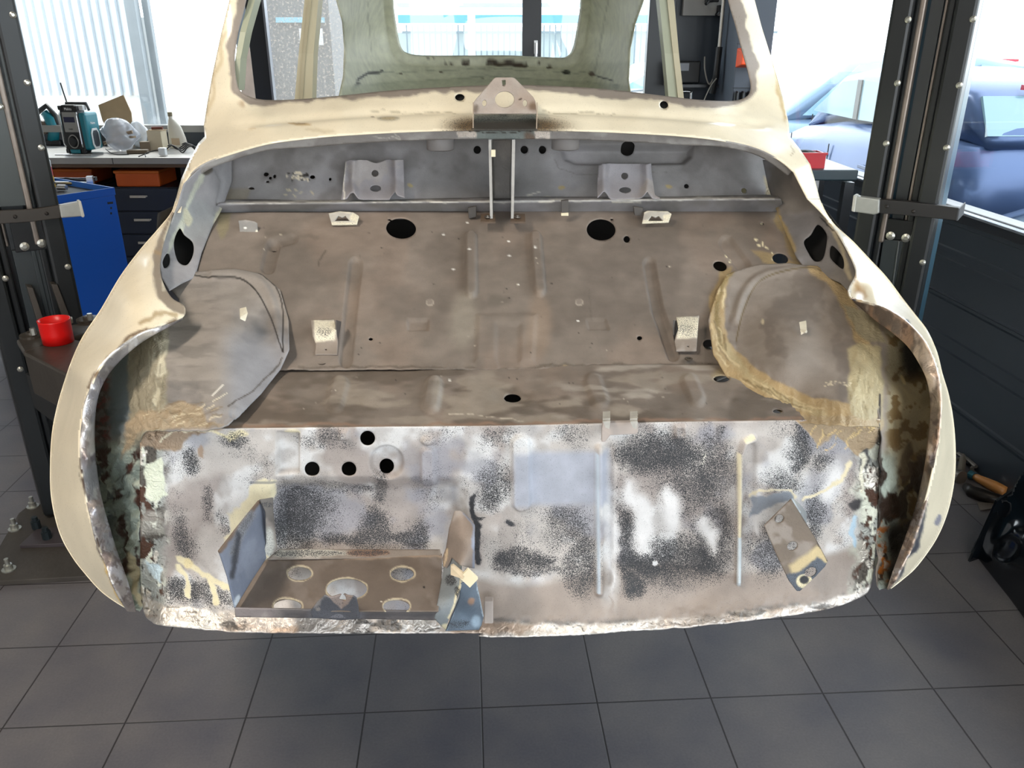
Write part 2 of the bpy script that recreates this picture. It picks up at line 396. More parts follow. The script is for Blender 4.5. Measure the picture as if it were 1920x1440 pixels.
WS = [(485,-120),(462,0),(447,60),(440,110),(445,160),(462,178),(495,187),(560,186),(640,179),(740,169),(860,162),(940,159),(1010,160),(1110,165),(1200,174),(1290,185),(1345,189),(1382,188),(1402,179),(1408,162),(1401,128),(1390,90),(1378,45),(1365,0),(1338,-120),(1200,-165),(920,-180),(640,-165)]
WSc = spline(WS, 4, True)
def cream(X, Y, seed=2):
    p = Paint(X, Y, 'eee3ca', put_=.1, seed=seed, jit=9, js=30)
    p.w[..., 2] = .06
    return p
def cowl_paint(X, Y):
    p = cream(X, Y)
    g = smooth(-3, 3, -sd_poly(p.X, p.Y, WSc)-2)*0
    tt = smooth(178, 120, Y); sw = 15+5*smooth(1000, 1250, X)-5*smooth(1330, 1390, X)
    wdt = sw*(1-tt)+(24+12*smooth(1200, 1300, X))*tt
    near = smooth(4, -2, -sd_poly(p.X, p.Y, WSc)-wdt*.62+13*(fbm(X, Y, 75, 3, 9)-.5))
    p.apply(near, col='8d837a', tex=.8)
    p.line([(383,240),(372,262),(350,315)], 3, soft=2, col='9c8d76', op=.6)
    p.line([(422,60),(405,140),(390,215)], 3.5, soft=3, col='cdb88e', op=.6)
    p.line([(1440,60),(1458,140),(1474,225)], 4, soft=3, col='c9b083', op=.8)
    p.ell(728,221,21,6,0,soft=2.5,op=.75,raw=True,col='9d9686',spk=.15); p.ell(728,221,13,3.5,0,soft=2,raw=True,col='b7a88a')
    p.ell(560,231,20,4,0,soft=2,op=.8,col='c4a878'); p.ell(560,230,9,2,0,soft=1.5,col='a08a6a')
    p.ell(470,243,10,3,0,soft=2,op=.5,col='c7ad80'); p.ell(452,196,5,5,soft=4,op=.6,col='a98560'); p.ell(700,215,3,1,soft=1,col='999080')
    # burnt patch left by cutting beside the hinge bracket
    d = np.hypot((X-882)/60, (Y-238)/26); p.apply(smooth(1.25, .2, d)*(X < 893), col='6a563c', spk=.42, tex=.9)
    d = np.hypot((X-1012)/75, (Y-236)/24); p.apply(smooth(1.2, .15, d)*(X > 1000), col='6a563c', spk=.42, tex=.9)
    p.poly([(888,212),(1006,212),(1006,246),(888,246)], 2, raw=True, col='6f726b', spk=.35, tex=1)
    p.poly([(888,228),(1006,226),(1006,246),(888,246)], 6, raw=True, col='2c241a', spk=.7, tex=1)
    p.line([(700,207),(860,209)], 1.1, soft=.8, op=.5, col='8a7f64'); p.line([(1010,207),(1150,209)], 1.1, soft=.8, op=.5, col='8a7f64')
    p.ell(600,243,30,3,5,soft=2,op=.35,col='b8a27c'); p.ell(1340,235,8,2,30,soft=2,op=.5,col='a9977c')
    p.line([(1483,275),(1490,282),(1486,292)], 1.2, soft=1, op=.7, col='a08f70')
    return p
def cowl_emb(X, Y):
    # raised scuttle step with a soft valley below the windscreen
    yy = 206+(np.abs(X-940)/440)**2*22
    return -.005*np.exp(-((Y-yy)/7.)**2)*smooth(420, 470, X)*smooth(1460, 1420, X)
cow = [(430,0),(415,60),(400,130),(389,190),(382,235),(384,256),(372,268),(355,300),(340,335),(331,368),(322,398),(338,398),(347,344)]+[tuple(q) for q in LIPc[2:-2]]+[(1488,322),(1514,372),(1537,372),(1528,338),(1519,308),(1500,280),(1481,256),(1479,232),(1470,190),(1450,120),(1428,50),(1415,0),(1395,-235),(1150,-262),(920,-270),(690,-262),(445,-235)]
sheet('cowl_and_windscreen_frame', cow, SKIN, car, CREAM, 3, emboss=cowl_emb, paint=cowl_paint,
      holes=[('p', WSc), ('e', 862,182,9,7,0), ('e', 1245,196,8,7.5,20)], thick=.002)
# grey folded edge of the bonnet opening
lipo = spline([(a, b+{0: 0}.get(i, 0)) for i, (a, b) in enumerate(LIP)], 4)
low = [(a+(4 if a < 940 else -4)*0+(10 if a < 430 else (-10 if a > 1420 else 0)), b+(12 if 430 < a < 1420 else 10)+ (5 if 560 < a < 1330 else 0)) for a, b in LIP]
lowc = spline(low, 4)
LIPS = rbf([(a, b, 1.80) for a, b in LIP[::2]]+[(a, b, 1.81) for a, b in low[::2]])
def lip_paint(X, Y):
    p = Paint(X, Y, '8f8b88', put_=.3, seed=3); p.mottle('a8a5a2', 60, .45, .6, 4)
    p.poly([(893,244),(1004,244),(1004,262),(893,262)], 2, raw=True, col='7d8582', tex=.6)
    for x0, x1 in ((857,893),(1002,1033)): p.poly([(x0,246),(x1,246),(x1+2,258),(x0+4,260)], 1.5, col='e6dcd2', met=.2, tex=1, spk=.16)
    p.ell(992,256,12,6,soft=5,op=.7,col='6b4a32'); p.line([(1040,247),(1060,247)],1.5,soft=1,col='d9d2c4'); p.line([(735,250),(750,262),(700,256)],1,soft=1,op=.6,col='d5d0c8')
    p.line([(880,248),(1000,248)],.8,soft=.6,col='3c3630'); return p
sheet('bonnet_opening_edge', np.vstack([lipo, lowc[::-1]]), LIPS, car, CARM, 2.5, paint=lip_paint, thick=.002)

# ---- wings
WL_out = spline([(331,368),(322,398),(295,432),(262,470),(225,520),(190,580),(150,642),(120,720),(100,800),(95,880),(98,940),(113,1000),(135,1042),(160,1075),(190,1108),(220,1130),(250,1147)], 5)
WL_in = spline([(345,344),(330,385),(316,425),(305,460),(300,500),(306,530),(322,558),(345,573),(346,590),(330,600),(260,628),(195,680),(165,740),(152,800),(150,860),(158,920),(170,975),(190,1040),(215,1100),(242,1147)], 5)
def wingL_paint(X, Y):
    p = cream(X, Y, 12)
    p.poly([(345,344),(338,398),(322,450),(312,500),(318,540),(345,566),(346,590),(322,586),(296,560),(284,520),(286,480),(300,440),(318,400),(333,368)], 3, col='8c8173', tex=.9)
    p.line([(335,378),(312,440),(300,500),(306,545)], 2.2, soft=1.5, col='cfc9b6', op=.8)
    p.line([(330,600),(262,622),(200,672),(168,730)], 3.2, soft=2, col='6a5138', op=.9, tex=.5)
    p.line([(330,592),(290,590),(262,606)], 4, soft=3, col='9a8157', op=.7)
    p.line([(152,860),(166,950),(190,1040),(238,1140)], 2.5, soft=1.5, col='4a3a30', tex=.5)
    p.poly([(196,1045),(206,1080),(225,1110),(245,1146),(232,1140),(210,1108),(200,1080)], 2, col='e9c77e')
    p.ell(294,475,8,4,60,soft=3,op=.5,col='a98d64'); return p
sheet('left_front_wing', np.vstack([WL_out, WL_in[::-1]]), SKIN, car, CREAM, 3, paint=wingL_paint, thick=.002)
WR_out = spline([(1537,372),(1548,398),(1565,422),(1598,452),(1632,488),(1662,520),(1692,560),(1717,592),(1738,620),(1756,660),(1766,700),(1778,740),(1787,790),(1791,850),(1788,905),(1776,960),(1755,1010),(1720,1060),(1692,1086),(1666,1106)], 5)
WR_in = spline([(1514,372),(1540,398),(1562,425),(1585,462),(1601,495),(1604,515),(1590,543),(1597,560),(1625,568),(1662,580),(1702,606),(1735,644),(1755,690),(1763,740),(1761,800),(1751,875),(1731,955),(1702,1040),(1664,1106)], 5)
def wingR_paint(X, Y):
    p = cream(X, Y, 22)
    p.line([(1565,425),(1588,465),(1604,510),(1592,545)], 3.5, soft=2.5, col='dcdad2')
    p.line([(1600,510),(1612,540),(1622,552),(1612,562)], 4, soft=4, op=.7, col='b99361'); p.ell(1612,540,11,8,-40,soft=4,op=.5,col='b58a55')
    p.line([(1600,563),(1662,582),(1702,608),(1735,646),(1755,692)], 3, soft=2, col='4c4f5a', met=.3)
    p.ell(1757,977,7,10,15,soft=2,col='9b9ba6'); p.ell(1727,992,3,5,20,soft=2,op=.8,col='9b9ba6')
    p.poly([(1738,940),(1720,1000),(1700,1045),(1664,1106),(1690,1075),(1715,1035),(1730,990)], 2.5, col='7e8290', met=.8, tex=.5); return p
sheet('right_front_wing', np.vstack([WR_out, WR_in[::-1]]), SKIN, car, CREAM, 3, paint=wingR_paint, thick=.002)

# ---- ground-bare flanges where the nose was cut off
FL_o = WL_in[np.argmin(np.abs(WL_in[:, 1]-590)+np.abs(WL_in[:, 0]-346)):]
FL_i = spline([(341,601),(300,622),(262,645),(222,680),(196,715),(183,750),(178,800),(180,860),(190,930),(205,985),(222,1040),(240,1090),(256,1148)], 5)
FLS = rbf([(346,590,1.335),(300,606,1.28),(260,628,1.235),(195,680,1.16),(165,740,1.12),(152,800,1.09),(150,860,1.065),(165,950,1.035),(195,1050,1.015),(238,1140,1.0),
 (341,603,1.345),(262,647,1.25),(196,717,1.17),(178,800,1.12),(180,860,1.10),(190,930,1.08),(222,1040,1.05),(256,1148,1.03),
 (300,614,1.265),(228,654,1.185),(180,730,1.125),(165,800,1.085),(165,860,1.06),(178,950,1.03),(210,1050,1.01)])
def flange_paint(seed, warm):
    def f(X, Y):
        p = Paint(X, Y, 'c4c2c8' if not warm else '8f8378', met=.8, put_=.5, seed=seed, jit=6, js=12)
        p.mottle('a39894' if not warm else 'd9b597', 22, .46, .66, seed+1, .7, sy=1.8); p.mottle('5a5058' if not warm else '4c3e38', 15, .62, .75, seed+2, .8, met=.4, sy=1.8)
        p.mottle('f2efee' if not warm else 'e6d6c6', 30, .53, .64, seed+3, .9, sy=2)
        p.apply(smooth(4, 1, sd_seg(p.X, p.Y, FL_o if not warm else FR_o))*.8, col='f4efe8' if not warm else 'cdb6a4', met=.7)
        low = smooth(880, 960, Y); p.mottle('5a4a44', 18, .5, .56, seed+4, within=low*.8, met=.1, tex=1); p.mottle('a59c98', 11, .58, .62, seed+6, within=low, met=.5)
        return p
    return f
sheet('left_wing_flange', np.vstack([FL_o, FL_i[::-1]]), FLS, car, CARM, 2, paint=flange_paint(31, 0), thick=.003)
FR_o = WR_in[np.argmin(np.abs(WR_in[:, 1]-560)+np.abs(WR_in[:, 0]-1597)):]
FR_i = spline([(1600,566),(1640,600),(1670,622),(1700,648),(1722,680),(1738,715),(1744,760),(1740,820),(1732,880),(1716,950),(1696,1010),(1676,1065),(1662,1106)], 5)
FRS = rbf([(1597,560,1.37),(1662,580,1.29),(1702,606,1.235),(1735,645,1.18),(1755,690,1.15),(1763,760,1.12),(1752,870,1.075),(1731,955,1.045),(1702,1040,1.02),(1664,1104,1.01),
 (1600,568,1.38),(1670,624,1.26),(1722,682,1.18),(1744,760,1.14),(1732,880,1.10),(1716,950,1.08),(1696,1010,1.06),(1662,1106,1.04),(1745,700,1.145),(1742,870,1.07),(1755,800,1.09)])
sheet('right_wing_flange', np.vstack([FR_o, FR_i[::-1]]), FRS, car, CARM, 2, paint=flange_paint(41, 1), thick=.003)

# ---- front panel
PAN = rbf([(262,790,1.075),(400,803,1.075),(700,800,1.075),(960,797,1.075),(1300,790,1.075),(1500,787,1.075),(1655,785,1.075),
 (262,1000,1.06),(700,1000,1.055),(960,1000,1.055),(1300,1000,1.055),(1650,980,1.06),
 (262,1140,1.05),(450,1130,1.045),(900,1135,1.035),(1300,1125,1.04),(1640,1090,1.05),
 (300,1172,1.01),(450,1186,.995),(900,1195,.985),(1300,1182,.99),(1600,1140,1.01)])
def panel_emb(X, Y):
    e = rib(X, Y, [(976,832),(978,940)], 17, .010, 3.5)+rib(X, Y, [(1124,840),(1124,1112)], 6, .012, 3.5)-rib(X, Y, [(1142,842),(1140,1090)], 7, .005, 5)
    e = e+rib(X, Y, [(1412,822),(1396,828),(1388,850),(1384,1000),(1385,1090)], 5, .011, 3.5)-rib(X, Y, [(1408,840),(1404,1020)], 9, .005, 5)
    e = e+pan(X, Y, [(520,812),(560,812),(560,885),(520,888)], -.009, 3)-dome(X, Y, 725,868,30,30,.013,4)
    e = e+dome(X, Y, 1500, 855, 10, 10, 0)+rib(X, Y, [(802,850),(803,905)], 13, .010, 3)+dome(X, Y, 802,826,11,7,.009,3.5)
    e = e+pan(X, Y, [(637,806),(654,806),(654,824),(637,824)], .007, 2)+pan(X, Y, [(1265,797),(1286,797),(1286,821),(1265,821)], .008, 2)-dome(X, Y, 1276,809,6,7,.004,2.5)
    e = e-.022*smooth(890, 930, Y)*smooth(505, 530, X)*smooth(880, 845, X)*smooth(1080, 1020, Y)      # recess behind the battery tray
    e = e+.005*(fbm(X, Y, 26, 4, 61)-.5)*smooth(300, 262, X)+.006*(fbm(X, Y, 26, 4, 62)-.5)*smooth(1590, 1640, X)
    e = e+.006*(fbm(X, Y, 17, 4, 63)-.5)*smooth(1145, 1165, Y+((X-900)/740)**2*70)
    e = e+.003*(fbm(X, Y, 110, 3, 64)-.5)
    return e
def panel_paint(X, Y):
    p = Paint(X, Y, 'c3bdb8', spk=.0, put_=.12, seed=50, jit=14, js=34)
    p.mottle('a69c97', 120, .42, .6, 51, .9); p.mottle('dcdcdc', 80, .5, .66, 52, .9); p.mottle('9b9ca6', 90, .5, .66, 53, .7); p.mottle('9d9590', 60, .58, .7, 57, .5)
    p.w[..., 0] = .03+.30*smooth(.5, .72, fbm(X, Y, 55, 4, 54))
    # brownish sprayed band along the foot and left flank
    foot = Y-(1075+18*np.sin(X/70.)+((X-900)/740)**2*-45)
    p.apply(smooth(-10, 14, foot+10*(fbm(X, Y, 40, 4, 55)-.5))*smooth(880, 900, X), col='a0958d', spk=.0)
    D = np.zeros(X.shape)
    for a in [(1240,850,85,45,0,.66),(1290,905,70,70,0,.60),(1340,870,45,60,0,.5),(1255,1050,95,48,0,.72),(1340,1010,45,70,0,.62),(1175,1010,22,90,0,.6),(1190,1095,25,30,0,.7),(1440,1030,40,55,0,.5),
              (1500,840,24,46,0,.6),(1470,905,40,30,0,.45),(1530,960,22,60,10,.5),(1545,870,22,22,0,.55),(1350,820,8,28,0,.5),
              (930,905,40,40,0,.55),(1060,985,50,50,0,.5),(1090,1060,30,60,0,.6),(985,1050,60,26,0,.72),(935,820,36,22,0,.35),(1065,812,34,20,0,.4),(920,930,25,30,0,.6),(1500,1050,25,35,20,.45),
              (565,965,62,58,0,.62),(545,1000,50,45,0,.7),(695,1005,42,42,0,.6),(706,920,16,38,0,.5),(785,1010,22,28,0,.55),(640,925,60,14,0,.45),(606,830,52,16,0,.3),(440,822,30,12,0,.5),
              (352,862,13,22,-10,.58),(420,990,12,30,-15,.4),(388,940,8,34,-12,.45),(345,1010,20,45,-10,.45),(330,1110,55,26,0,.6),(390,1115,60,18,20,.5),(620,820,30,14,0,.4),(495,870,12,8,0,.3)]:
        cx, cy, rx, ry, an, s_ = a; D = np.maximum(D, smooth(-min(rx, ry)*.55-6, min(rx, ry)*.75, sd_ell(p.X, p.Y, cx, cy, rx*1.05, ry*1.05, an))*(s_+.12))
    D = np.clip(D*(.72+.56*fbm(X, Y, 40, 4, 56)), 0, 1); p.w[..., 0] = np.maximum(p.w[..., 0], D)
    for a in [(1205,985,20,55,-8),(1258,960,20,46,-8),(1185,930,14,30,0),(1330,1000,14,30,-15),(1420,960,12,40,0),(1490,960,14,40,-20),(1145,1010,7,95,0),(1560,905,18,35,20)]:
        p.ell(*a, soft=14, col='e4e3e3', spk=.0)
    p.line([(600,1016),(800,1018)], 9, soft=7, spk=.72); p.line([(520,925),(640,922)], 5, soft=5, spk=.5)
    # smooth blue-grey rectangle made up for a blurred-out plate
    p.poly([(962,848),(1142,846),(1142,945),(962,948)], 9, raw=True, col='adb1bd', spk=0, tex=0); p.w[..., 2] *= 1-smooth(-10, 10, sd_poly(X, Y, [(962,846),(1142,846),(1142,948),(962,948)]))
    # bare cream patches
    for poly_ in ([(470,908),(516,906),(514,938),(478,942),(462,962),(440,985),(428,1005),(424,985),(430,962),(450,945)], [(425,1000),(450,960),(420,1030),(412,1010)]): p.poly(poly_, 3, col='e6ddbd', spk=.0)
    p.line([(470,905),(515,905)], 2.2, soft=1.5, raw=True, col='5c6472', op=.7)
    p.ell(548,810,15,5,0,soft=2,raw=True,col='e9dfc0'); p.ell(445,812,26,5,-4,soft=3,col='e6dcb8'); p.line([(400,808),(442,818)],3,soft=2,col='e8ddb6')
    p.line([(330,1062),(346,1080),(352,1120)], 4.5, soft=1.5, col='e6dcb9', spk=0); p.line([(335,1050),(380,1078),(436,1112)], 6, soft=2, col='e5dab6', spk=0); p.line([(395,1092),(412,1130)],6,soft=2,col='e5dab6',spk=0)
    p.ell(352,1058,11,9,0,soft=2.5,col='e2d3a6',spk=.05); p.ell(1228,1056,5,5,0,soft=1,raw=True,col='d8d9da',spk=0)
    p.line([(1405,935),(1425,922),(1478,918),(1492,936)], 2.5, soft=1.2, col='e9dfc3', spk=0); p.poly([(1405,938),(1480,922),(1490,938),(1470,945),(1430,960),(1410,975)], 2, col='98a0ac', spk=0)
    p.line([(1510,940),(1545,915),(1575,898),(1600,868)], 3.2, soft=1.6, col='e4d9b8', spk=0)
    p.line([(560,815),(560,884)], 1.2, soft=1.2, raw=True, op=.6, col='8d8883'); p.line([(522,886),(558,884)], 3, soft=3, raw=True, op=.5, col='8f857f')
    p.line([(1384,850),(1384,1005)], 2.6, soft=1.2, raw=True, col='ece4c6', spk=0); p.line([(1396,825),(1410,817)], 3, soft=1.2, raw=True, col='ece4c6', spk=0); p.line([(1384,1005),(1385,1095)],3.2,soft=1.4,raw=True,col='d6e2e8',spk=0)
    p.line([(1119,850),(1120,1110)], 2.4, soft=1.4, raw=True, col='cfdfee', spk=0); p.line([(1318,848),(1317,866)],2,soft=1,col='e8e4d8'); p.line([(1320,812),(1319,830)],3,soft=3,spk=.6)
    p.ell(976,825,16,9,0,soft=4,op=.8,col='dadbdc',spk=.1)
    # dark upright stroke beside the tray
    p.line([(886,930),(893,985),(897,1050)], 5.5, soft=2.5, col='22242c', spk=.85, tex=.8); p.ell(900,975,7,3,soft=1.5,spk=.9); p.ell(960,982,7,6,soft=3,spk=.8,col='3a3c44'); p.ell(1000,1070,70,10,0,soft=6,spk=.62)
    # ragged bare seams at both corners
    lft = smooth(322, 296, X+12*(fbm(X, Y, 22, 4, 71)-.5)*2); rgt = smooth(1592, 1618, X+14*(fbm(X, Y, 22, 4, 72)-.5)*2)
    for sd_, wt in ((80, lft), (90, rgt)):
        p.apply(wt, col='a9aca6', met=.45, spk=.1, tex=.9)
        p.mottle('dfe2d2', 26, .48, .53, sd_+1, within=wt, sy=1.6, met=.2, spk=0); p.mottle('ece7dc', 22, .58, .61, sd_+2, within=wt, sy=1.7, met=.8, spk=0)
        p.mottle('5c5750', 20, .56, .6, sd_+3, within=wt, sy=1.8, met=.3); outline(p, sd_+1, 26, .48, .012, wt, sy=1.6); outline(p, sd_+2, 22, .58, .010, wt, sy=1.7); p.mottle('4a2f20', 17, .62, .655, sd_+4, within=wt, sy=1.5, met=0.)
    p.poly([(262,1010),(300,1000),(300,960),(265,960)], 6, op=.5, col='d9d6cc', met=.6)
    p.poly([(275,870),(296,860),(306,905),(316,930),(280,938),(270,925)], 2, col='dfe4cf', spk=0, met=.1); p.poly([(275,1055),(305,1070),(303,1092),(282,1086)], 2, col='cfe0e6', spk=0)
    p.poly([(262,800),(330,795),(420,800),(360,822),(330,850),(305,845),(280,838),(262,850)], 3, col='a18c76', spk=0, tex=1); p.ell(372,845,5,9,-15,soft=1.5,col='a58f7c'); p.line([(300,826),(330,808),(352,812),(398,806)],2.5,soft=1.2,col='e2d9be')
    p.poly([(1490,788),(1650,785),(1648,838),(1610,852),(1592,830),(1570,812),(1540,830),(1520,812)], 3, col='b09a7c', spk=0, tex=1)
    for k in range(14):
        a = 1520+k*9+rng.rand()*6; b = 800+rng.rand()*40; p.line([(a,b),(a+14*rng.rand()+6,b-12)], 1.1, soft=.8, col='e6c990')
    p.ell(1625,868,10,30,6,soft=2,col='5a5a5a',spk=.1); p.line([(1622,850),(1626,858),(1621,880),(1612,925)], 5, soft=2, col='e8e4d0', spk=0, met=.3); p.line([(1626,880),(1632,915)],3,soft=1.5,col='e9e6da',met=.4)
    p.ell(1602,1000,5,30,2,soft=2,col='b5cfe0',spk=0); p.ell(1606,950,12,12,0,soft=3,col='3c3a3c')
    # bright bare foot, ground to metal
    yb_ = np.interp(X, [262,300,380,900,1100,1300,1470,1560,1620,1652], [1150,1172,1180,1193,1190,1175,1156,1140,1118,1100]); ft = Y-(yb_-np.interp(X, [262,880,960,1100,1640], [36,32,24,17,15])); m = smooth(-5, 4, ft+9*(fbm(X, Y, 20, 4, 95)-.5)*2)
    p.apply(m, col='d9d2cc', met=.75, spk=0, tex=.8); p.mottle('f4efe8', 34, .42, .6, 96, within=m, sx=3.2, met=.8); p.mottle('bda591', 30, .62, .75, 97, .8, within=m, met=.6, sx=3); p.mottle('5a5856', 22, .68, .73, 98, .8, within=m, sx=2.6); outline(p, 96, 34, .5, .008, m*.7, sy=.5)
    p.apply(smooth(.5, .62, fbm(X, Y, 20, 3, 99))*smooth(10, -6, np.abs(ft+4))*.8, col='55595c', spk=.3)
    return p
panel = spline([(262,806),(280,803),(340,803),(400,804)], 2).tolist()+[(700,801),(960,798),(1300,791),(1500,788),(1651,786)]+spline([(1651,800),(1650,900),(1644,1000),(1638,1080),(1632,1104),(1618,1118),(1560,1140),(1470,1156),(1300,1175),(1180,1183),(1100,1190),(980,1194),(900,1193),(892,1187),(700,1188),(500,1186),(380,1180),(300,1172),(282,1165),(268,1148),(264,1100),(263,1000),(262,900)], 5).tolist()
HB = [('e',689,822,14,14,0),('e',585,880,14,14,0),('e',654,880,14,14,0),('e',723,880,14,14,0)]
sheet('front_panel', panel, PAN, car, CARM, 2.5, holes=HB, emboss=panel_emb, paint=panel_paint, thick=.002)

# ---- luggage floor (level), rear floor (sloping), ledge and bulkhead
def floor_base(X, Y, seed):
    p = Paint(X, Y, '7d736a', put_=.12, seed=seed, jit=8, js=30)
    p.mottle('887d74', 130, .42, .66, seed+1, .7); p.mottle('685f57', 100, .48, .72, seed+2, .6); p.mottle('927f71', 120, .5, .7, seed+3, .35)
    rr = np.random.RandomState(seed)
    return p, rr
def shelf_paint(X, Y):
    p, rr = floor_base(X, Y, 110)
    p.mottle('5c5248', 42, .47, .6, 114, .75, sx=3.2); p.mottle('968c80', 30, .54, .64, 115, .7, sx=4); p.mottle('a8a096', 26, .6, .68, 116, .7, sx=5, within=smooth(950, 1150, X))
    p.line([(840,775),(985,786)], .7, soft=.6, col='b8ae9f'); p.ell(820,740,12,30,4,soft=6,op=.35,col='a8a49c'); p.ell(843,713,3,1.5,soft=.8,raw=True,col='efece4')
    p.line([(400,800),(960,795),(1500,785)], 3, soft=3, col='8d7260', op=.8); p.ell(1365,700,30,10,soft=6,op=.7,col='9a8a68',tex=.8)
    for k in range(26):
        a = 560+rr.rand()*800; p.ell(a, 705+rr.rand()*80, 1.1, .8, soft=.8, raw=True, col='d8d0c2' if rr.rand() < .5 else '2c2622')
    return p
def shelf_emb(X, Y):
    return rib(X, Y, [(638,720),(628,758)], 15, .006, 5)+rib(X, Y, [(814,722),(808,758)], 15, .006, 5)+rib(X, Y, [(1112,716),(1125,750)], 15, .005, 6)+rib(X, Y, [(1292,716),(1306,748)], 14, .005, 6)-.006*np.exp(-(((X-961)/38)**2+((Y-739)/14)**2)**2)+.006*(fbm(X, Y, 60, 3, 118)-.5)
sheet('luggage_floor', [(262,808),(400,805),(700,802),(960,799),(1300,792),(1500,789),(1652,787),(1640,740),(1480,684),(960,684),(440,684),(330,740)], zplane(Z_SHELF), car, CARM, 2.5,
      holes=[('e',961,739,16,8,0),('e',1353,710,15,6.5,0),('e',1458,771,9,4,0)], emboss=shelf_emb, paint=shelf_paint)
YS = 1.31
SLOPE = plane3((960,690,YS), (500,690,YS), (960,405,1.86))
def slope_paint(X, Y):
    p, rr = floor_base(X, Y, 130)
    p.apply(smooth(440, 395, Y)*.0, col='6e665f'); p.line([(560,692),(700,686),(800,690),(900,694),(1100,687),(1360,683)], 2.2, soft=2, col='5e554b', op=.8, tex=1)
    p.line([(1060,692),(1110,697),(1150,690)], 2.5, soft=2, col='b9a67c', op=.6)
    p.ell(870,600,26,50,0,soft=14,op=.35,col='a09a8c'); p.ell(1010,610,22,60,0,soft=14,op=.3,col='a88f78'); p.ell(935,565,18,12,soft=8,op=.5,col='5e5850')
    p.line([(500,438),(598,446)], 4, soft=3, op=.35, col='5f574e', spk=.12)
    # putty splashed at the right
    p.poly([(1335,600),(1330,560),(1345,525),(1350,500),(1375,500),(1372,620),(1350,640)], 3, col='a58f68', tex=.9)
    p.poly([(1455,395),(1480,420),(1500,465),(1495,490),(1478,470),(1466,440),(1448,415)], 4, col='9a8459', tex=.9, op=.9); p.poly([(1408,470),(1460,478),(1500,488),(1500,500),(1430,498)], 3, op=.7, col='a38d62', tex=.8)
    for a, b in ((1418,452),(1422,462),(1430,460),(1438,464),(1445,475),(1447,488),(1360,480),(1368,492),(1372,484)): p.ell(a+rr.rand()*3, b, 3.5, 2, rr.rand()*90, soft=1, col='e8dcb8')
    p.poly([(415,385),(440,390),(430,430),(412,450),(404,430)], 3, col='8a8168', tex=.9)
    for a, b in ((832,439),(876,417),(954,452),(955,479),(850,505),(971,535),(1084,602),(1280,351),(880,474),(1003,471)): p.ell(a, b, 2.6, 1.6, soft=.8, raw=True, col='f2f0ea')
    for k in range(46): p.ell(470+rr.rand()*870, 420+rr.rand()*260, 1.+rr.rand(), .9, soft=.8, raw=True, col='2e2824' if rr.rand() < .7 else 'c9c0ae')
    p.line([(1100,540),(1105,600)], 1, soft=1, op=.4, col='5b534b'); p.line([(612,470),(600,500)],1.2,soft=1,op=.6,col='3b352f')
    for cx in (806,1086): p.ell(cx,567,7.5,7,0,soft=1,raw=True,col='a79d90'); p.ell(cx,566,6,5.6,0,soft=1,raw=True,col='857b72')
    return p
def slope_emb(X, Y):
    e = rib(X, Y, [(883,446),(884,548)], 10, .0105, 2.6)+rib(X, Y, [(1004,446),(1012,546)], 10, .0105, 2.6)+rib(X, Y, [(667,495),(655,600),(648,676)], 11, -.009, 3)+rib(X, Y, [(1217,494),(1232,580),(1262,666)], 10, -.008, 3)
    e = e+rib(X, Y, [(512,462),(502,500)], 12, -.008, 3)+rib(X, Y, [(512,456),(548,448)], 8, -.006, 4)+rib(X, Y, [(1362,456),(1395,500)], 12, -.0075, 3)
    e = e+pan(X, Y, [(765,599),(803,599),(803,619),(765,619)], -.005, 2)+pan(X, Y, [(1100,599),(1135,599),(1142,618),(1103,618)], -.003, 2)
    e = e+pan(X, Y, [(896,592),(1005,592),(1000,680),(975,680),(975,610),(930,610),(930,680),(892,680)], .004, 6)
    e = e+.004*(fbm(X, Y, 90, 3, 141)-.5)+.004*(fbm(X, Y, 12, 3, 142)-.5)*smooth(10, 2, np.abs(Y-689-4*np.sin(X/37.)))
    return e
sheet('sloping_floor', [(408,398),(1466,392),(1478,430),(1496,478),(1530,512),(1560,530),(1560,690),(1376,692),(960,693),(530,693),(345,690),(345,535),(364,520),(378,475),(396,425)], SLOPE, car, CARM, 2.5,
      holes=[('e',752,428,28,19,4),('e',1127,431,27,20,4),('e',1175,449,6,6.5,0),('e',1350,499,13,9,15),('e',1463,485,15,10,10),('e',1331,645,13,9.5,10),('e',730,412,3,1.7,0),('e',1147,412,3,1.8,0),('e',513,462,4,2.5,0),('e',695,635,4,3,0),('e',1199,634,5,4,0),('e',1428,420,4,2.5,0),('e',1443,497,0.1,.1,0)],
      emboss=slope_emb, paint=slope_paint)
def grey_paint(seed, base='8a8889'):
    def f(X, Y):
        p = Paint(X, Y, base, put_=.1, seed=seed, jit=5, js=24); p.mottle('989699', 110, .45, .6, seed+1, .8); p.mottle('6f6c6c', 80, .55, .67, seed+2, .6)
        return p
    return f
def ledge_paint(X, Y):
    p = grey_paint(150, '7d7b79')(X, Y); p.line([(425,380),(960,377),(1450,370)], 1.8, soft=1.2, col='b9b7b2')  # pale line: the highlight along the ledge edge put into the paint
    for a, b in ((800,840),(1150,1200),(700,730),(1010,1040)): p.line([(a,379.5),(b,378.5)], 1.2, soft=.8, col='d8d3c8')
    return p
LEDGE = lambda X, Y: PL(X, Y, np.interp(Y-(374.5-.009*(X-430)), [-3, 0, 6.5, 8.5, 34], [1.94, 1.932, 1.855, 1.853, 1.895]))
sheet('bulkhead_ledge', [(415,373),(960,369),(1454,364),(1464,372),(1474,404),(960,410),(396,413),(404,390)], LEDGE, car, CARM, 2.5, paint=ledge_paint)
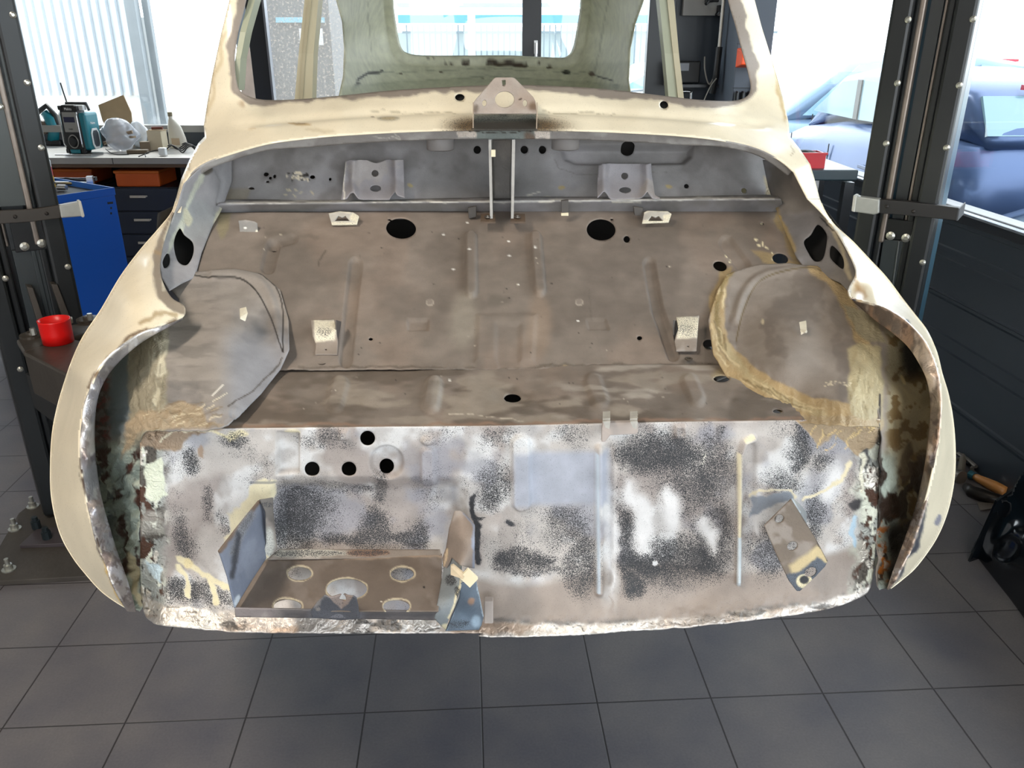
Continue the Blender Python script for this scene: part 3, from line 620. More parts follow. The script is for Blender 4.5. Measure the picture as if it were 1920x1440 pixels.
def bulk_paint(X, Y):
    p = grey_paint(160)(X, Y)
    for k in range(34):
        a, b = 535+rng.rand()*45, 322+rng.rand()*16; p.ell(a, b, 2+2*rng.rand(), 1.2+1.3*rng.rand(), rng.rand()*180, soft=1, col='d8cdb8' if rng.rand() < .6 else '2a2622')
    for k in range(10): p.ell(530+rng.rand()*60, 356+rng.rand()*12, 3.4, 1.4, rng.rand()*60, soft=1, col='bdb29c')
    p.line([(1010,360),(990,365)],1,soft=.8,col='c5c0b8'); p.ell(769,348,6,3,soft=1.5,col='b7a77e'); p.ell(1053,350,6,3,soft=1.5,col='a8976f'); p.ell(1254,350,7,3.5,soft=1.5,col='a8976f')
    p.poly([(425,350),(470,352),(462,378),(420,385)], 5, op=.5, col='8b8068', tex=.8); p.poly([(1432,330),(1446,340),(1455,375),(1438,372)],3,col='9c9078',tex=.9); p.ell(1026,370,8,2,soft=1,raw=True,col='d6ccb2'); p.line([(1040,300),(1048,318),(1080,326),(1250,322)],.9,soft=.8,op=.5,col='66645f')
    return p
def bulk_emb(X, Y):
    e = pan(X, Y, [(1052,276),(1297,274),(1296,292),(1282,304),(1080,306),(1060,298)], -.02, 6)
    return e+.003*(fbm(X, Y, 80, 3, 161)-.5)-.02*smooth(352, 374, Y)*0
BULK = rbf([(420,374,1.93),(960,371,1.93),(1455,364,1.93),(420,345,1.975),(960,345,1.985),(1455,338,1.975),(430,255,2.0),(960,255,2.0),(1450,255,2.0)])
sheet('front_bulkhead', [(428,250),(1436,250),(1440,330),(1458,368),(960,374),(415,378),(428,340)], BULK, car, CARM, 2.5,
      holes=[('e',895,281,7,7.5,0),('e',983,281,7,7.5,0),('e',1017,281,7,7.5,0),('e',1178,275,13,11,0),('e',471,353,5,2.5,0),('e',1287,349,4.5,4.5,0),('e',1395,357,5,5,0),
             ('e',499,327,5,4,0),('e',507,334,3,3,0),('e',515,331,3,3.5,0),('e',502,341,3,2,0),('e',586,332,5,3.5,0),('e',619,336,2.5,3,0)], emboss=bulk_emb, paint=bulk_paint)

# ---- inner side panels of the bay
def side_paint(seed, cream_):
    def f(X, Y):
        p = grey_paint(seed, '8e9091' if not cream_ else '77716b')(X, Y)
        if not cream_:
            p.poly([(385,310),(372,330),(345,400),(320,450),(305,500),(318,470),(345,430),(352,395),(378,340)], 2, col='b9bcae', tex=.9); p.ell(351,408,7,17,-12,soft=2.5,col='c0bda6',tex=.8)
            p.poly([(412,385),(425,380),(418,420),(405,440),(402,415)],2.5,col='b7b49c',tex=.8); p.ell(389,319,12,6,-20,soft=2.5,col='4e4840')
        else:
            p.line([(1500,330),(1548,402),(1580,470),(1592,520)], 4, soft=3, col='b8aa8c', op=.8, tex=.6); p.line([(1450,380),(1466,420),(1490,470)],5,soft=3,col='a08a5c',op=.9,tex=.9); p.ell(1462,408,5,6,soft=1.5,col='b39a5c')
            p.line([(1540,408),(1562,432)],1.5,soft=1,col='1c1a18')
        return p
    return f
SDL = rbf([(385,310,1.82),(345,400,1.75),(318,450,1.66),(300,500,1.56),(320,540,1.50),(432,295,1.96),(428,350,1.94),(415,395,1.855),(398,425,1.79),(378,475,1.68),(364,518,1.59),(380,400,1.80)])
sheet('left_inner_side_panel', [(345,345),(372,318),(400,300),(436,290),(436,340),(428,360),(415,395),(398,425),(378,475),(366,520),(340,532),(318,545),(303,520),(298,490),(305,455),(318,425),(333,385)], SDL, car, CARM, 2.5,
      holes=[('c',[(337,428),(346,440),(362,455),(362,478),(350,497),(333,489),(326,455)]),('c',[(314,474),(319,485),(316,498),(308,503),(305,490)])], paint=side_paint(170, 0),
      emboss=lambda X, Y: -rib(X, Y, [(395,300),(418,340),(404,400)], 3, .004, 4))
SDR = rbf([(1487,320,1.80),(1545,400,1.73),(1580,450,1.65),(1605,510,1.54),(1590,550,1.50),(1432,290,1.96),(1440,350,1.94),(1465,410,1.835),(1492,480,1.67),(1545,512,1.60),(1500,390,1.82)])
sheet('right_inner_side_panel', [(1430,300),(1455,300),(1488,322),(1516,362),(1545,400),(1570,440),(1600,495),(1605,520),(1592,548),(1575,530),(1552,520),(1510,505),(1492,480),(1470,430),(1452,385),(1440,350)], SDR, car, CARM, 2.5,
      holes=[('c',[(1533,421),(1549,437),(1550,455),(1543,485),(1528,490),(1516,475),(1507,453),(1520,440)]),('c',[(1560,460),(1580,482),(1581,504),(1566,494),(1556,480)])], paint=side_paint(180, 1))

# ---- wheel arches with the cavities behind the wing flanges
ARL = rbf([(330,525,1.575),(345,513,1.60),(400,507,1.615),(440,505,1.62),(490,515,1.598),(528,545,1.538),(542,600,1.438),(542,650,1.338),(525,690,1.295),(490,735,1.195),(450,775,1.11),(425,797,1.07),(280,806,1.062),
 (440,545,1.53),(480,560,1.50),(430,600,1.38),(500,610,1.43),(430,660,1.27),(500,660,1.33),(400,720,1.165),(460,710,1.21),(340,760,1.115),(340,690,1.21),(330,620,1.36),(345,560,1.50),(290,700,1.20),(285,640,1.31),
 (240,720,1.22),(205,700,1.32),(200,780,1.25),(240,800,1.11),(190,850,1.20),(215,900,1.15),(262,850,1.075),(262,1000,1.07),(262,1120,1.065),(225,1000,1.13),(200,960,1.16),(240,1090,1.09),(240,640,1.38)])
def archL_paint(X, Y):
    p = Paint(X, Y, '918a83', put_=.12, seed=200, jit=6, js=26)
    p.mottle('938c86', 90, .45, .62, 201, .8); p.mottle('6e6a68', 70, .55, .66, 202, .6);
    p.apply(smooth(400, 450, X)*smooth(600, 660, Y)*.6, col='8c909a'); p.mottle('5d5b58', 10, .5, .62, 203, .35, sx=7, within=smooth(430, 380, X))

    p.apply(smooth(318, 308, p.X), col='8e8774', tex=.9)                      # putty band
    p.line([(262,640),(258,720),(266,790)], 1.2, soft=1, col='6d6653'); p.line([(285,640),(275,760)], 1.2, soft=1, col='aaa38e')
    p.apply(smooth(246, 238, p.X)*smooth(850, 800, p.Y), col='59646a', tex=.2); p.apply(smooth(206, 196, p.X)*smooth(1000, 900, Y), col='4b3a34', tex=1)
    p.mottle('6e2f2a', 12, .54, .6, 205, .8, within=smooth(212, 200, X)*smooth(960, 880, Y)); p.mottle('7c7a78', 10, .55, .6, 206, .7, within=smooth(215, 200, X))
    p.poly([(300,640),(315,640),(308,690),(300,700)], 3, col='c9c3ad', tex=1); p.ell(303,690,9,18,20,soft=3,col='c7c2ad',tex=1); p.ell(294,745,6,17,5,soft=3,col='c2bca6',tex=1)
    lo = smooth(820, 850, p.Y)*smooth(275, 262, X)
    p.apply(lo, col='8e9a92', tex=1., met=.15); p.mottle('3a1f16', 22, .47, .53, 207, within=lo, sy=2.2); p.mottle('a9b2a6', 18, .6, .65, 208, within=lo, sy=2); p.mottle('4f575a', 20, .58, .62, 209, within=lo*smooth(235, 200, X))
    p.line([(247,1040),(256,1100),(262,1130)], 7, soft=3, col='c9bfa0', tex=.5); p.line([(262,1015),(264,1070),(265,1130)], 1.6, soft=.8, raw=True, col='0d0b0a')
    p.poly([(236,790),(262,770),(300,770),(340,752),(380,762),(385,790),(420,800),(262,806),(230,860)], 4, col='a08f76', tex=1)
    for k in range(30):
        a_, b_ = 245+rng.rand()*65, 620+rng.rand()*130; p.line([(a_, b_), (a_-4, b_+22+26*rng.rand())], .8, soft=.8, op=.55, col='b4ad96' if rng.rand() < .5 else '6c6654')
    for k in range(24):
        a_, b_ = 260+rng.rand()*150, 755+rng.rand()*48; p.line([(a_, b_), (a_+10+14*rng.rand(), b_-5)], 1, soft=.8, op=.7, col='dccfb2' if rng.rand() < .5 else '7a684f')
    for pts in ([(345,512),(400,522),(450,524),(480,545),(505,590),(520,630),(530,660)],): p.line(pts, 1.2, soft=.7, curve=True, raw=True, col='1b1816')
    p.line([(480,508),(515,535),(530,580),(531,660)], 1.1, soft=.7, curve=True, raw=True, col='24201d'); p.line([(528,672),(505,705),(470,735),(428,765)], 1.2, soft=.9, curve=True, col='4a433b'); p.line([(400,755),(428,738)], 1, soft=.7, col='d8d0bc'); p.line([(398,742),(418,722)],1.2,soft=.7,raw=True,col='e4dfd4')
    return p
def archL_emb(X, Y):
    e = rib(X, Y, spline([(400,516),(450,516),(490,532),(513,575),(524,640)], 4), 7, .006, 6)
    e = e+.012*(fbm(X, Y, 14, 4, 210)-.5)*smooth(830, 870, Y)*smooth(268, 255, X)+.006*(fbm(X, Y*.4, 8, 3, 211)-.5)*smooth(320, 305, X)*smooth(235, 245, X)
    e = e+.009*(fbm(X, Y, 12, 4, 212)-.5)*smooth(752, 775, Y)
    return e-rib(X, Y, [(343,560),(343,690),(350,720)], 0, 0)
sheet('left_wheel_arch', [(318,540),(330,522),(345,512),(400,506),(440,504),(490,513),(525,543),(541,600),(542,655),(526,692),(490,738),(450,778),(428,798),(400,806),(275,808),(262,830),(262,1000),(266,1135),(262,1146),(244,1135),(222,1080),(195,1000),(176,900),(168,800),(178,730),(215,680),(262,640),(335,590),(335,560)], ARL, car, CARM, 2.2, paint=archL_paint, emboss=archL_emb)
ARR = rbf([(1332,600,1.435),(1340,660,1.32),(1365,705,1.258),(1430,748,1.165),(1495,790,1.08),(1648,800,1.065),(1372,512,1.60),(1420,498,1.63),(1480,495,1.635),(1550,508,1.61),(1590,545,1.535),
 (1470,550,1.52),(1400,570,1.50),(1540,560,1.48),(1470,610,1.37),(1380,630,1.40),(1470,680,1.23),(1400,680,1.28),(1550,640,1.31),(1560,720,1.16),(1500,740,1.16),(1600,620,1.37),(1615,700,1.20),(1640,760,1.12),
 (1680,640,1.36),(1700,700,1.37),(1710,800,1.30),(1730,760,1.30),(1720,900,1.22),(1670,850,1.11),(1660,950,1.08),(1655,1080,1.06),(1690,1000,1.13),(1680,740,1.22)])
def archR_paint(X, Y):
    p = Paint(X, Y, '8d837a', put_=.12, seed=230, jit=6, js=24)
    p.mottle('90877f', 90, .45, .62, 231, .8); p.mottle('6c635c', 60, .55, .66, 232, .6)
    pt = 'b29b74'
    ring = spline([(1350,520),(1345,575),(1348,640),(1385,690),(1430,728),(1500,765),(1580,785)], 6)
    wd = 14+14*smooth(600, 740, Y)
    p.apply(smooth(-3, 3, wd-sd_seg(p.X, p.Y, ring)), col=pt, tex=.55); p.line([(1372,505),(1352,540),(1345,600),(1352,650)], 4, soft=3, col='8d7a50', tex=1, curve=True)
    p.line([(1362,650),(1400,700),(1450,735),(1560,790)], 7, soft=5, op=.6, col='b8ab86', curve=True)
    p.line([(1530,505),(1560,520),(1585,560),(1608,610),(1625,660)], 13, soft=4, col=pt, tex=1, curve=True)
    p.poly([(1588,655),(1610,640),(1650,650),(1655,720),(1655,800),(1600,800),(1592,760),(1590,700)], 4, col='b3a684', tex=.6); p.line([(1608,700),(1610,760)],6,soft=4,op=.5,col='c3b895',tex=1)
    p.poly([(1580,570),(1640,590),(1660,640),(1630,640),(1605,620)], 3, col='a39a80', tex=.7)
    p.line([(1380,640),(1395,580),(1425,528),(1490,508),(1540,508)], 1.1, soft=.8, raw=True, curve=True, col='6a5c40')
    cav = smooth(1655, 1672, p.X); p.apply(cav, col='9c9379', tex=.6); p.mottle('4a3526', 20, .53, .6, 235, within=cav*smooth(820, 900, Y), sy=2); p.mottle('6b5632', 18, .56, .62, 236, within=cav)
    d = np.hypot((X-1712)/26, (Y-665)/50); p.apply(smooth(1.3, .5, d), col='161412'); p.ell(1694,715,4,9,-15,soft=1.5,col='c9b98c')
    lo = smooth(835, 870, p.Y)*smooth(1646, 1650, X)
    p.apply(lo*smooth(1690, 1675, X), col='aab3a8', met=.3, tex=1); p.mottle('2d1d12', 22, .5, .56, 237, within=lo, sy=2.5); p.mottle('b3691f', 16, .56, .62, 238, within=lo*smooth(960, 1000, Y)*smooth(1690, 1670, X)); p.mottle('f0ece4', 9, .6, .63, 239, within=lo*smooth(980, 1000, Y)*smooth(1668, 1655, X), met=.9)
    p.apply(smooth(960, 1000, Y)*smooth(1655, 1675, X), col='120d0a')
    p.line([(1650,740),(1652,900),(1648,990)], 2.2, soft=1.2, raw=True, col='2b2119'); p.ell(1700,870,12,40,5,soft=4,op=.8,col='3e2c1a')
    for k in range(26):
        t_ = rng.rand(); i_ = int(t_*(len(ring)-4)); a0_, b0_ = ring[i_]; a1_, b1_ = ring[i_+3]; o_x, o_y = (rng.rand()-.5)*26, (rng.rand()-.5)*22
        p.line([(a0_+o_x, b0_+o_y), (a1_+o_x, b1_+o_y)], .9+rng.rand(), soft=1, op=.7, col='d6c49c' if rng.rand() < .5 else '7d6c4a')
    for k in range(26):
        a_, b_ = 1595+rng.rand()*55, 650+rng.rand()*120; p.line([(a_, b_), (a_+6*(rng.rand()-.5), b_+10+16*rng.rand())], .8, soft=.8, op=.7, col='cfc3a0' if rng.rand() < .5 else '857857')
    p.ell(1430,603,3,5,soft=1.2,raw=True,col='c4b79c')
    for k in range(22): p.ell(1545+rng.rand()*50, 715+rng.rand()*9, 2, 1, soft=.8, raw=True, col='cfc2a8')
    p.poly([(1495,780),(1590,780),(1655,790),(1655,806),(1500,800)], 3, col='ad9a7a', tex=1)
    return p
def archR_emb(X, Y):
    e = rib(X, Y, spline([(1378,600),(1392,555),(1420,522),(1470,508),(1530,506)], 4), 6, .006, 6)
    pr = np.maximum(smooth(30, 20, sd_seg(X, Y, [(1350,530),(1346,640),(1385,690),(1500,765),(1590,790)])), smooth(1585, 1600, X)*smooth(1665, 1655, X))
    return e+.0045*(fbm(X*1.5, Y*.6, 16, 3, 241)-.5)*pr+.013*(fbm(X, Y*.5, 12, 4, 242)-.5)*smooth(830, 870, Y)
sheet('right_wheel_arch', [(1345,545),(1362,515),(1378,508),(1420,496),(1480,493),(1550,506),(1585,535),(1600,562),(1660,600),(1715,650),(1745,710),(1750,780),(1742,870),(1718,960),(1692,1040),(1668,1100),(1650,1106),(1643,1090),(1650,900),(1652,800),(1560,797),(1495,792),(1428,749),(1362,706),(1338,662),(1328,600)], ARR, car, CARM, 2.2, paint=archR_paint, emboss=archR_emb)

LIN = lambda X, Y: SDL(X, Y)
for nm, pl_, sf in (('left_wing_cavity_shade', [(296,400),(330,385),(375,420),(372,500),(345,532),(300,532),(292,470)], SDL), ('right_wing_cavity_shade', [(1495,400),(1550,395),(1592,450),(1606,500),(1596,540),(1550,530),(1505,500)], SDR)):
    sheet(nm, pl_, (lambda sf: lambda X, Y: (lambda P: np.array([0, 0, CAMH])+(P-np.array([0, 0, CAMH]))*1.035)(sf(X, Y)))(sf), car, mat('black_hole_shade', '0b0a0a', .8), 5)  # black sheets standing for the shade inside the closed wing cavities

def skirt(name, out, sgn):      # the wing's flank, turning away behind its visible edge
    o = out[2:-1]; tg_ = np.gradient(o, axis=0); nr = np.stack([tg_[:, 1], -tg_[:, 0]], 1); nr /= np.linalg.norm(nr, axis=1, keepdims=True)+1e-9
    cxy = np.array([700. if sgn < 0 else 1200., 760.]); nr *= np.sign(((cxy-o)*nr).sum(1, keepdims=True))
    P = SKIN(o[:, 0], o[:, 1]); yl = P[:, 1]*ct-P[:, 0]*st; rings = [P-np.array([0, .0, 0])]
    for dp, ins in ((.035, 2.5), (.09, 8), (.17, 20), (.27, 38), (.38, 62)):
        q = o+nr*ins; rings.append(PL(q[:, 0], q[:, 1], yl+dp))
    n = len(o); v = np.vstack(rings); f = [(i*n+k, i*n+k+1, (i+1)*n+k+1, (i+1)*n+k) for i in range(len(rings)-1) for k in range(n-1)]
    o_ = put(name, v, f, mat('cream_flank_paint', 'eee3ca', .2, var=.04), car, smooth=True); s = o_.modifiers.new('thickness', 'SOLIDIFY'); s.thickness = .002; s.offset = 0
skirt('left_wing_flank', WL_out, -1); skirt('right_wing_flank', WR_out, 1)
# ================================================================ brackets and pressings welded to the car body
GREY = mat('primer_grey', '8d8988', .5, var=.15, vscale=25, bump=.2)
BRN = mat('primer_brown_grey', '7a6e64', .5, var=.15, vscale=25, bump=.2)
BARE = mat('ground_bare_steel', 'c9c6c4', .32, .85, var=.2, vscale=30, bump=.3)
DARKM = mat('dark_oily_metal', '2e2a28', .5, .3, var=.3, vscale=30, bump=.3)
CREAMP = mat('old_cream_paint', 'e2d8ba', .45, var=.12, vscale=30)
BLUEG = mat('blue_grey_primer', '7f8794', .4, .25, var=.25, vscale=22, bump=.3)
GREEN = mat('pale_green_interior_paint', 'a5a892', .45, var=.08, vscale=9)
def tray_paint(X, Y):
    p = Paint(X, Y, '756a61', put_=.1, seed=300, jit=4, js=20); p.mottle('685c52', 60, .45, .62, 301, .7); p.mottle('847a72', 50, .55, .66, 302, .6)
    for cx, cy, rx, ry in TH_: p.apply(smooth(2.6, .3, np.abs(sd_ell(p.X, p.Y, cx, cy, rx+1, ry+1)))*.75, col='d9cdb0')
    p.ell(795,1101,2,2,soft=.8,raw=True,col='141210'); p.line([(500,1050),(828,1042)],2,soft=1.5,col='9a8877'); p.ell(715,1128,1.5,1.5,soft=.8,raw=True,col='e8e0d0'); p.ell(745,1140,14,6,soft=4,op=.5,col='443a34')
    return p
TH_ = [(562,1075,22,12.5),(650,1104,38,20),(754,1076,21.5,12),(539,1136,26,13),(743,1137,25,13)]
ZT = 1.6-.6935*1.035
sheet('battery_tray_floor', [(500,1046),(660,1040),(829,1038),(828,1085),(822,1146),(640,1146),(440,1142),(468,1094)], zplane(ZT), car, CARM, 2, holes=[('e',*h,0) for h in TH_], paint=tray_paint, thick=.0015)
def wear_plain(base, marks=(), seed=310, met=0, spk=0, motA=None):
    def f(X, Y):
        p = Paint(X, Y, base, put_=.2, seed=seed, jit=3, js=14, met=met, spk=spk)
        p.mottle('a79f98' if motA is None else motA, 40, .5, .66, seed+1, .5)
        for m_ in marks: getattr(p, m_[0])(*m_[1], **m_[2])
        return p
    return f
def pl3(a, b, c): return plane3(a, b, c)
YF = .915
sheet('battery_tray_front_lip', [(440,1140),(540,1142),(640,1144),(822,1146),(818,1163),(640,1160),(441,1157)], rbf([(440,1140,YF),(822,1146,YF),(441,1157,YF),(818,1163,YF)]), car, CARM, 2,
      paint=wear_plain('8b8280', [('poly', ([(520,1135),(830,1135),(830,1170),(520,1170)],), dict(soft=30, col='3c3b3e')), ('poly', ([(580,1135),(680,1135),(680,1170),(580,1170)],), dict(soft=10, col='6a6a70', spk=.3))]), thick=.002)
sheet('battery_tray_clamp_tab', [(584,1158),(583,1146),(594,1130),(608,1117),(620,1120),(640,1122),(662,1118),(668,1122),(672,1142),(672,1160),(640,1163)], rbf([(584,1158,YF-.004),(672,1160,YF-.004),(606,1117,YF-.012),(664,1118,YF-.012),(640,1140,YF-.002)]), car, CARM, 1.6,
      emboss=lambda X, Y: -.007*smooth(24, 0, np.abs(X-640)+(Y-1118)*.9), holes=[('e',642,1126,6,4,0)], paint=wear_plain('55565c', [('poly', ([(612,1117),(664,1117),(652,1132),(640,1141),(626,1132)],), dict(soft=1.5, col='8e8079')), ('ell', (596,1142,4,4), dict(soft=2, col='8a8480'))], spk=.2), thick=.002)
sheet('battery_tray_left_side', [(411,1033),(448,985),(487,937),(500,960),(500,1046),(470,1092),(441,1140),(428,1082),(414,1040)], pl3((441,1140,YF),(500,1046,1.033),(487,937,1.043)), car, CARM, 2,
      paint=wear_plain('7d8596', [('line', ([(411,1033),(448,985),(487,937)],), dict(wd=6, soft=2, col='7a685a', tex=.3)), ('line', ([(470,965),(450,1000),(438,1035)],), dict(wd=7, soft=6, col='9a9ba0', spk=.42, met=.3, tex=1)), ('line', ([(447,1000),(440,1050),(436,1080)],), dict(wd=5, soft=4, col='4d5058', spk=.3)), ('ell', (445,1128,5,12,10), dict(soft=2, col='cfd8e0', spk=.1))], 320, met=.25, motA='9299a8'), thick=.002)
sheet('battery_tray_rear_flange', [(487,937),(512,933),(513,960),(520,1030),(506,1044),(497,1052),(490,1048),(500,1020),(498,960)], rbf([(487,937,1.040),(513,935,1.052),(520,1030,1.05),(497,1050,1.03),(500,980,1.035)]), car, CARM, 1.6,
      paint=wear_plain('68635f', [('ell', (505,1020,9,30), dict(soft=5, col='c9c9c2', spk=.3)), ('ell', (500,945,14,6), dict(soft=3, spk=.5)), ('ell', (497,1046,8,4,-20), dict(soft=1.5, col='e6dcbf'))], 330), thick=.002)
sheet('battery_tray_back_strip', [(505,1044),(524,1029),(700,1030),(825,1030),(829,1046),(700,1046),(500,1049)], rbf([(505,1044,1.04),(524,1029,1.052),(825,1030,1.052),(829,1046,1.035),(660,1046,1.036)]), car, CARM, 2,
      paint=wear_plain('857b72', [('ell', (575,1037,75,7), dict(soft=4, spk=.6, col='c0bcb0')), ('ell', (690,1036,40,6), dict(soft=3, spk=.65, col='8a6a54'))], 340), thick=.002)
sheet('battery_tray_right_side', [(852,958),(862,957),(869,961),(880,972),(890,984),(890,1066),(878,1064),(863,1060),(846,1045),(833,1075),(829,1046),(836,1028),(842,990)], rbf([(855,958,1.03),(869,961,1.028),(890,984,1.0),(890,1066,.975),(863,1060,.96),(833,1070,1.0),(838,1020,1.025),(862,1010,.985)]), car, CARM, 2,
      paint=wear_plain('8d8076', [('line', ([(872,962),(889,985),(890,1066)],), dict(wd=4, soft=2, col='8f95a4', met=.3)), ('ell', (866,985,8,20), dict(soft=8, col='9c8e84')), ('line', ([(838,1030),(832,1062)],), dict(wd=2.2, soft=1, col='cdb89a'))], 350), thick=.002)
sheet('battery_tray_right_gusset', [(833,1062),(846,1042),(863,1058),(866,1095),(856,1130),(840,1165),(836,1182),(826,1172),(814,1160),(822,1120)], rbf([(835,1062,1.0),(863,1060,.965),(866,1095,.955),(836,1182,.925),(815,1160,.915),(822,1120,.93),(845,1120,.925)]), car, CARM, 1.8,
      paint=wear_plain('7f8588', [('ell', (845,1088,10,12,-10), dict(soft=3, spk=.75)), ('ell', (858,1110,5,12,-10), dict(soft=3, spk=.7)), ('ell', (835,1175,8,6), dict(soft=3, col='d9cfae')), ('line', ([(868,1075),(862,1100),(842,1160)],), dict(wd=2, soft=1, col='d7cba8'))], 360, motA='93998f'), thick=.002)
sheet('battery_tray_outer_web', [(866,1093),(880,1088),(893,1089),(900,1120),(907,1156),(903,1172),(898,1181),(870,1182),(837,1183),(852,1148),(862,1120)], rbf([(866,1095,.955),(893,1089,.985),(907,1156,.99),(898,1180,.985),(837,1182,.93),(868,1150,.975),(885,1130,.965)]), car, CARM, 1.8,
      paint=wear_plain('6e7c8a', [('ell', (884,1128,6,6), dict(soft=3, col='a98a76')), ('ell', (862,1170,20,8,-10), dict(soft=6, spk=.55)), ('ell', (893,1165,8,10), dict(soft=4, col='9fb2c2')), ('line', ([(893,1089),(907,1156)],), dict(wd=1.5, soft=1, col='b5c3cf'))], 370, met=.3, motA='5c6672'), thick=.002)
b = MB(); b.prism([PL(*q) for q in ((862,1084,.945),(877,1068,.95),(896,1086,.94),(881,1102,.935))], (0, .004, .001)); b.put('battery_clamp_tab', CREAMP, car)
b = MB(); b.prism([PL(*q) for q in ((845,1062,.955),(850,1060,.957),(872,1078,.947),(868,1086,.942),(845,1078,.95))], (0, .004, 0)); b.put('battery_clamp_tab', mat('worn_cream_tab','c9b79a',.5,var=.3,vscale=60), car)
b = MB(); b.prism([PL(*q) for q in ((908,1118,1.03),(925,1118,1.03),(925,1160,1.01),(908,1160,1.01))], (0, -.012, .0)); b.put('foot_bracket', mat('pinkish_primer','a89e98',.5,var=.2,vscale=30), car, bevel=.0015)

# bumper bracket on the right of the front panel
sheet('bumper_bracket', [(1433,986),(1458,961),(1484,936),(1500,962),(1527,1005),(1552,1052),(1547,1062),(1530,1080),(1500,1108),(1494,1108),(1480,1090),(1455,1038)], pl3((1433,986,.985),(1484,936,.995),(1500,1106,.955)), car, CARM, 1.8,
      holes=[('e',1461,973,9,7.5,-25),('e',1486,1024,10,8,-25),('e',1520,1073,12,9,-25)],
      paint=wear_plain('75695d', [('poly', ([(1480,1060),(1540,1020),(1560,1052),(1500,1115)],), dict(soft=5, col='c9b78e')), ('poly', ([(1470,1078),(1500,1070),(1532,1045),(1560,1060),(1500,1115),(1485,1100)],), dict(soft=3, col='58606c', spk=.25)), ('ell', (1508,1090,15,13), dict(soft=1.5, raw=True, col='e9dfbc')), ('ell', (1508,1087,9,8), dict(soft=1.5, raw=True, col='2c2e33')), ('line', ([(1486,938),(1527,1005),(1552,1052)],), dict(wd=1.5, soft=1, col='3c332c'))], 380), thick=.003)
b = MB(); b.prism([PL(*q) for q in ((1484,936,.997),(1500,962,.997),(1511,990,1.03),(1511,962,1.05),(1497,945,1.05))], (.002, .002, 0)); b.put('bumper_bracket_web', mat('silver_blue_primer','a9afb2',.35,.5,var=.3,vscale=60,bump=.4), car)
b = MB()
for q in [((1433,986,.985),(1457,961,.99),(1450,985,1.05),(1440,1000,1.05)),]: b.prism([PL(*p_) for p_ in q], (.002, .002, 0))
b.put('bumper_bracket_web', BRN, car)

# hinge bracket with the two-lug clip on the edge of the luggage floor
clip = MB(); clip.prism([PL(*q) for q in ((1129,789,1.068),(1195,787,1.068),(1195,806,1.06),(1192,810,1.06),(1143,812,1.058),(1134,824,1.055),(1127,824,1.055),(1128,800,1.062))], (0, -.008, .0))
clip_o = clip.put('bonnet_catch_clip', mat('pinkish_primer','a89e98'), car, bevel=.001)
for x in (1136, 1187):
    b = MB(); b.prism([PL(*q) for q in ((x-6,776,1.085),(x+8,775,1.085),(x+8,789,1.05),(x-6,790,1.05))], (0, .0, .004)); b.prism([PL(*q) for q in ((x-6,789,1.046),(x+8,788,1.046),(x+6,803,1.046),(x-1,800,1.046))], (0, -.003, 0)); b.put('lug', mat('chipped_cream_silver','d6d2c8',.35,.5,var=.4,vscale=80), clip_o)

# centre channel of the bulkhead
def chan(x0, x1, xb0, xb1, nm):
    b = MB(); b.prism([PL(*q) for q in ((x0,258,1.80),(x1,258,1.80),(xb1,418,1.80),(xb0,418,1.80))], PL(x0,300,1.803)-PL(x0,300,1.80)); return b
cc = sheet('bulkhead_centre_channel', [(924,262),(960,262),(956,404),(926,404)], rbf([(924,262,1.93),(960,262,1.93),(926,404,1.90),(956,404,1.90)]), car, CARM, 2.5, paint=wear_plain('8a8683', seed=390))
for s, xs in ((0, ((916,921),(919,924))), (1, ((960,966),(958,963)))):
    b = MB()
    t0, t1 = xs
    A = [PL(t0[0], 262, 1.80), PL(t0[1], 262, 1.80), PL(t1[1], 418, 1.79), PL(t1[0], 418, 1.79)]
    b.prism(A, (0, .13, 0))
    fl = b.put('channel_side', mat('worn_channel_edge','a09d98',.45,.2,var=.25,vscale=70), cc)
    x = 915 if s == 0 else 971
    b = MB(); b.prism([PL(*q) for q in ((x-13,404,1.815),(x+13,404,1.815),(x+14,419,1.775),(x-14,419,1.775))], (0, 0, .004)); b.put('channel_foot', mat('rusty_brown','5a4a3c',.6,var=.4,vscale=60,bump=.3), cc)
    b = MB(); b.lathe(PL(x-1, 411, 1.79)+V(0, 0, .004), [(.007,0),(.007,.002),(.0035,.002),(.0035,.005)], 14); b.put('bolt', mat('bolt_steel','77716a',.35,.8), cc)
b = MB(); b.prism([PL(*q) for q in ((921,281,1.79),(929,281,1.79),(929,294,1.79),(921,294,1.79))], (0, .004, 0)); b.put('cream_tab', CREAMP, cc)

# folded hexagonal hinge bracket standing on the scuttle
HXS = rbf([(889,212,1.80),(1006,212,1.80),(889,190,1.815),(1007,190,1.815),(925,146,1.86),(965,146,1.86),(945,180,1.83)])
hx = sheet('bonnet_hinge_bracket', [(888,213),(888,192),(893,185),(926,147),(929,145),(962,145),(966,147),(1000,182),(1004,190),(1006,213)], HXS, car, CARM, 1.5,
      holes=[('e',946,186,18,15.5,0),('e',908,193,4,6,5),('e',984,193,4,6.5,0),('p',[(941,150),(948,149),(948,158),(945,162),(942,161)])],
      paint=wear_plain('a79a90', [('ell', (984,190,24,14), dict(soft=10, col='8f7d6e', op=.5)), ('line', ([(973,186),(978,184)],), dict(wd=1, soft=.7, col='3c2a20')), ('ell', (1000,200,8,8), dict(soft=5, col='6e5a48')), ('ell', (892,205,5,9), dict(soft=4, col='6e6258'))], 400), thick=.002)
